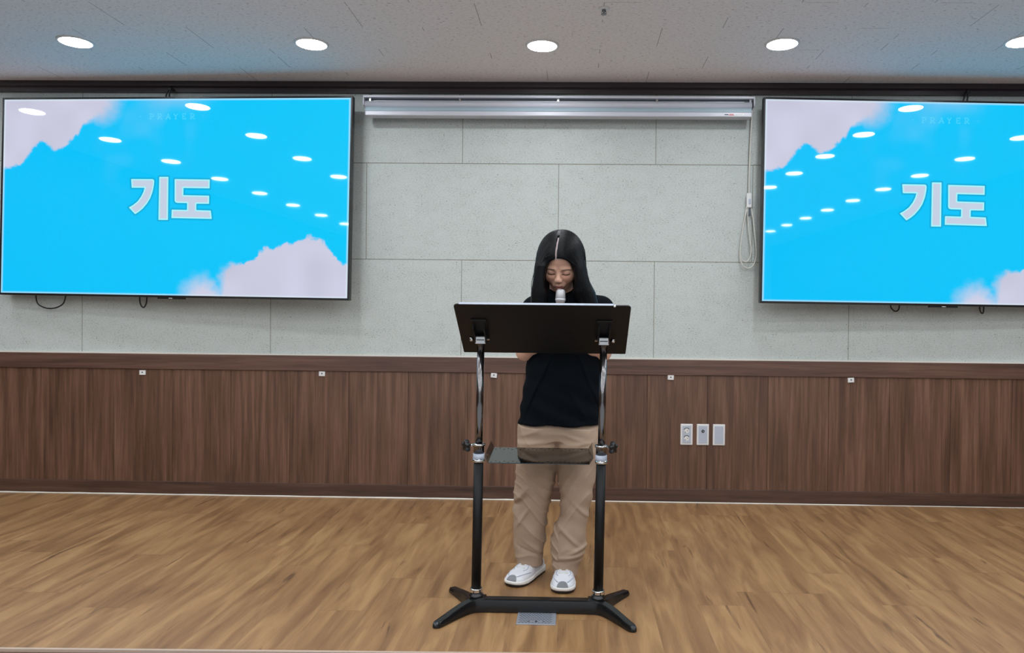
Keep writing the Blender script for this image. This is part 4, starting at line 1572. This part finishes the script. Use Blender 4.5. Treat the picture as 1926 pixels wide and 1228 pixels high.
# --- sneakers
def sneaker(ankle, yaw, parent, idx):
    """built at the origin pointing to -y, heel at +0.075; then turned and moved"""
    up_ = Field((-0.065, -0.20, -0.002), (0.065, 0.095, 0.115), 0.002)

    OY = [-.192, -.188, -.178, -.16, -.13, -.09, -.04, .01, .045, .063, .070]
    OW = [.012, .026, .038, .0480, .0525, .0510, .0430, .0385, .0355, .026, .012]
    ring_ = [(w_, y_) for y_, w_ in zip(OY, OW)] + [(-w_, y_) for y_, w_ in zip(OY[::-1], OW[::-1])]

    def outline(Y, g=0.0):
        return np.interp(Y, OY, OW) + g

    def inside(X, Y):
        XX, YY = np.broadcast_arrays(X, Y)
        return poly_sd(XX[..., 0], YY[..., 0], ring_)[..., None].astype(np.float32)

    def top(Y):
        return np.interp(Y, [-.19, -.17, -.13, -.09, -.05, -.01, .03, .07], [.040, .046, .053, .064, .078, .086, .080, .080])

    def upper(X, Y, Z):
        s_ = inside(X, Y) - .003
        q = 1 - np.clip(s_ / .034, 0, 1)
        zt = .022 + (top(Y) - .022) * np.sqrt(np.maximum(1 - q ** 2.2, 0))
        return (np.maximum(np.maximum(-s_, (Z - zt) * .7), .014 - Z)).astype(np.float32)

    def sole(X, Y, Z):
        s_ = inside(X, Y) + .001
        toe = np.interp(Y, [-.19, -.14], [.013, .008])
        hz = np.interp(Y, [-.19, -.1, .07], [.026, .024, .032])
        e = np.maximum(0, np.abs(Z - (toe + hz) / 2) - (hz - toe) / 2 + .004)
        return np.maximum(np.maximum(-s_ + e * .5, toe - Z), Z - hz).astype(np.float32)

    def outs(X, Y, Z):
        s_ = inside(X, Y) - .001
        toe = np.interp(Y, [-.19, -.14], [.006, 0.001])
        return np.maximum(-s_, np.maximum(toe - Z, Z - toe - .009)).astype(np.float32)
    B = ((-0.06, -0.20, 0), (0.06, 0.09, 0.11))
    up_.add(upper, *B)
    # toe guard ridge
    up_.cut(*ell((0, 0.035, .105), (.024, .040, .040)), k=.006)
    parts = []
    V, Fq = up_.mesh()
    colr = np.tile(tocol(226, 228, 234), (len(V), 1))
    tcap = np.clip((1.15 - ((V[:, 0] / .024) ** 2 + ((V[:, 1] + .192) / .026) ** 2)) * 6, 0, 1)
    colr = colr * (1 - tcap[:, None]) + tocol(128, 130, 134) * tcap[:, None]
    parts.append(('upper', V, Fq, colr, M_SHOE))
    s_ = Field((-0.065, -0.20, -0.002), (0.065, 0.095, 0.05), 0.002)
    s_.add(sole, (-0.06, -0.20, 0), (0.06, 0.09, 0.04))
    V, Fq = s_.mesh()
    parts.append(('midsole', V, Fq, np.tile(tocol(232, 230, 226), (len(V), 1)), M_SHOE))
    o_ = Field((-0.065, -0.20, -0.004), (0.065, 0.095, 0.03), 0.002)
    o_.add(outs, (-0.06, -0.20, 0), (0.06, 0.09, 0.02))
    V, Fq = o_.mesh()
    parts.append(('outsole', V, Fq, np.tile(tocol(34, 32, 32), (len(V), 1)), M_SHOE))
    c, s = math.cos(yaw), math.sin(yaw)
    R = np.array([[c, -s, 0], [s, c, 0], [0, 0, 1]])
    off = np.array([ankle[0], ankle[1], 0.0])
    up_obj = None
    sn = bpy.data.objects.new('sneaker', None)
    link(sn, parent)
    for nm, V, Fq, cc, mm in parts:
        V2 = V @ R.T + off
        o2 = arr(nm, V2, Fq, mm, sn, col=cc, shift=ROOT)
    # laces, stitched side panels
    lb = bmesh.new()

    def T(x, y, z):
        return Vector(R @ np.array([x, y, z]) + off - ROOT)

    def surf(x, y):
        w = float(outline(y))
        tp = float(top(y))
        q = 1 - min(1.0, max(0.0, w - abs(x) - .003) / .034)
        return .022 + (tp - .022) * math.sqrt(max(0.0, 1 - q ** 2.2))
    for k in range(4):
        yy = -.110 + k * .022
        for m_ in (0,):
            pts = [T(x, yy + 0.004 * math.cos(x * 90), surf(x, yy) + .0022) for x in np.linspace(-.019, .019, 9)]
            add_tube(lb, pts, .0030, 6)
    add_tube(lb, smooth_path([T(-.006, -.05, surf(0, -.05) + .004), T(-.024, -.056, surf(.02, -.05) + .005), T(-.028, -.075, surf(.02, -.07) + .004), T(-.012, -.062, surf(0, -.06) + .004)], 5), .0022, 6)
    add_tube(lb, smooth_path([T(.006, -.05, surf(0, -.05) + .004), T(.024, -.056, surf(.02, -.05) + .005), T(.028, -.075, surf(.02, -.07) + .004), T(.012, -.062, surf(0, -.06) + .004)], 5), .0022, 6)
    bmesh.ops.recalc_face_normals(lb, faces=lb.faces)
    obj('laces', lb, M_WHITEPL, sn)
    pb = bmesh.new()
    for sx in (-1, 1):
        pts = [(sx * .022, -.125), (sx * .030, -.105), (sx * .026, -.080), (sx * .032, -.050), (sx * .024, -.030)]
        add_tube(pb, smooth_path([T(x, y, surf(x, y) + .0006) for x, y in pts], 5), .0017, 6)
        pts = [(sx * .020, -.172), (sx * .030, -.155), (sx * .040, -.125), (sx * .044, -.095)]
        add_tube(pb, smooth_path([T(x, y, surf(x, y) + .0004) for x, y in pts], 5), .0020, 6)
    bmesh.ops.recalc_face_normals(pb, faces=pb.faces)
    obj('overlay_trim', pb, M_GREYPL, sn)
    return sn


M_SHOE = attr_mat('sneaker_leather', 0.5, 0.4, bump=(220, 0.15))
sneaker((-0.172, -1.352), math.radians(-27), person, 0)
sneaker((-0.033, -1.400), math.radians(-2), person, 1)

# ------------------------------------------------------------------ microphone
mic = thing('microphone', 'silver handheld microphone held upright at the speaker\'s mouth', 'microphone', tuple(MB))
q = Vector(mdir).to_track_quat('Z', 'Y')
mic.rotation_mode = 'QUATERNION'
mic.rotation_quaternion = q
H = float(np.linalg.norm(MT - MB))
lathe_obj('grille', [(0.0, H), (0.010, H - 0.0005), (0.0155, H - 0.003), (0.0185, H - 0.009), (0.0200, H - 0.022), (0.0205, H - 0.038), (0.0195, H - 0.041), (0.0, H - 0.041)], (0, 0, 0), M_GRILLE, mic)
lathe_obj('head_band', [(0.0, H - 0.039), (0.0212, H - 0.039), (0.0214, H - 0.046), (0.0190, H - 0.050), (0.0165, H - 0.062), (0.0, H - 0.062)], (0, 0, 0), M_MIC, mic)
lathe_obj('handle', [(0.0, 0.0), (0.0110, 0.0), (0.0125, 0.004), (0.0130, 0.03), (0.0145, H - 0.08), (0.0155, H - 0.060), (0.0, H - 0.060)], (0, 0, 0), M_MIC, mic)
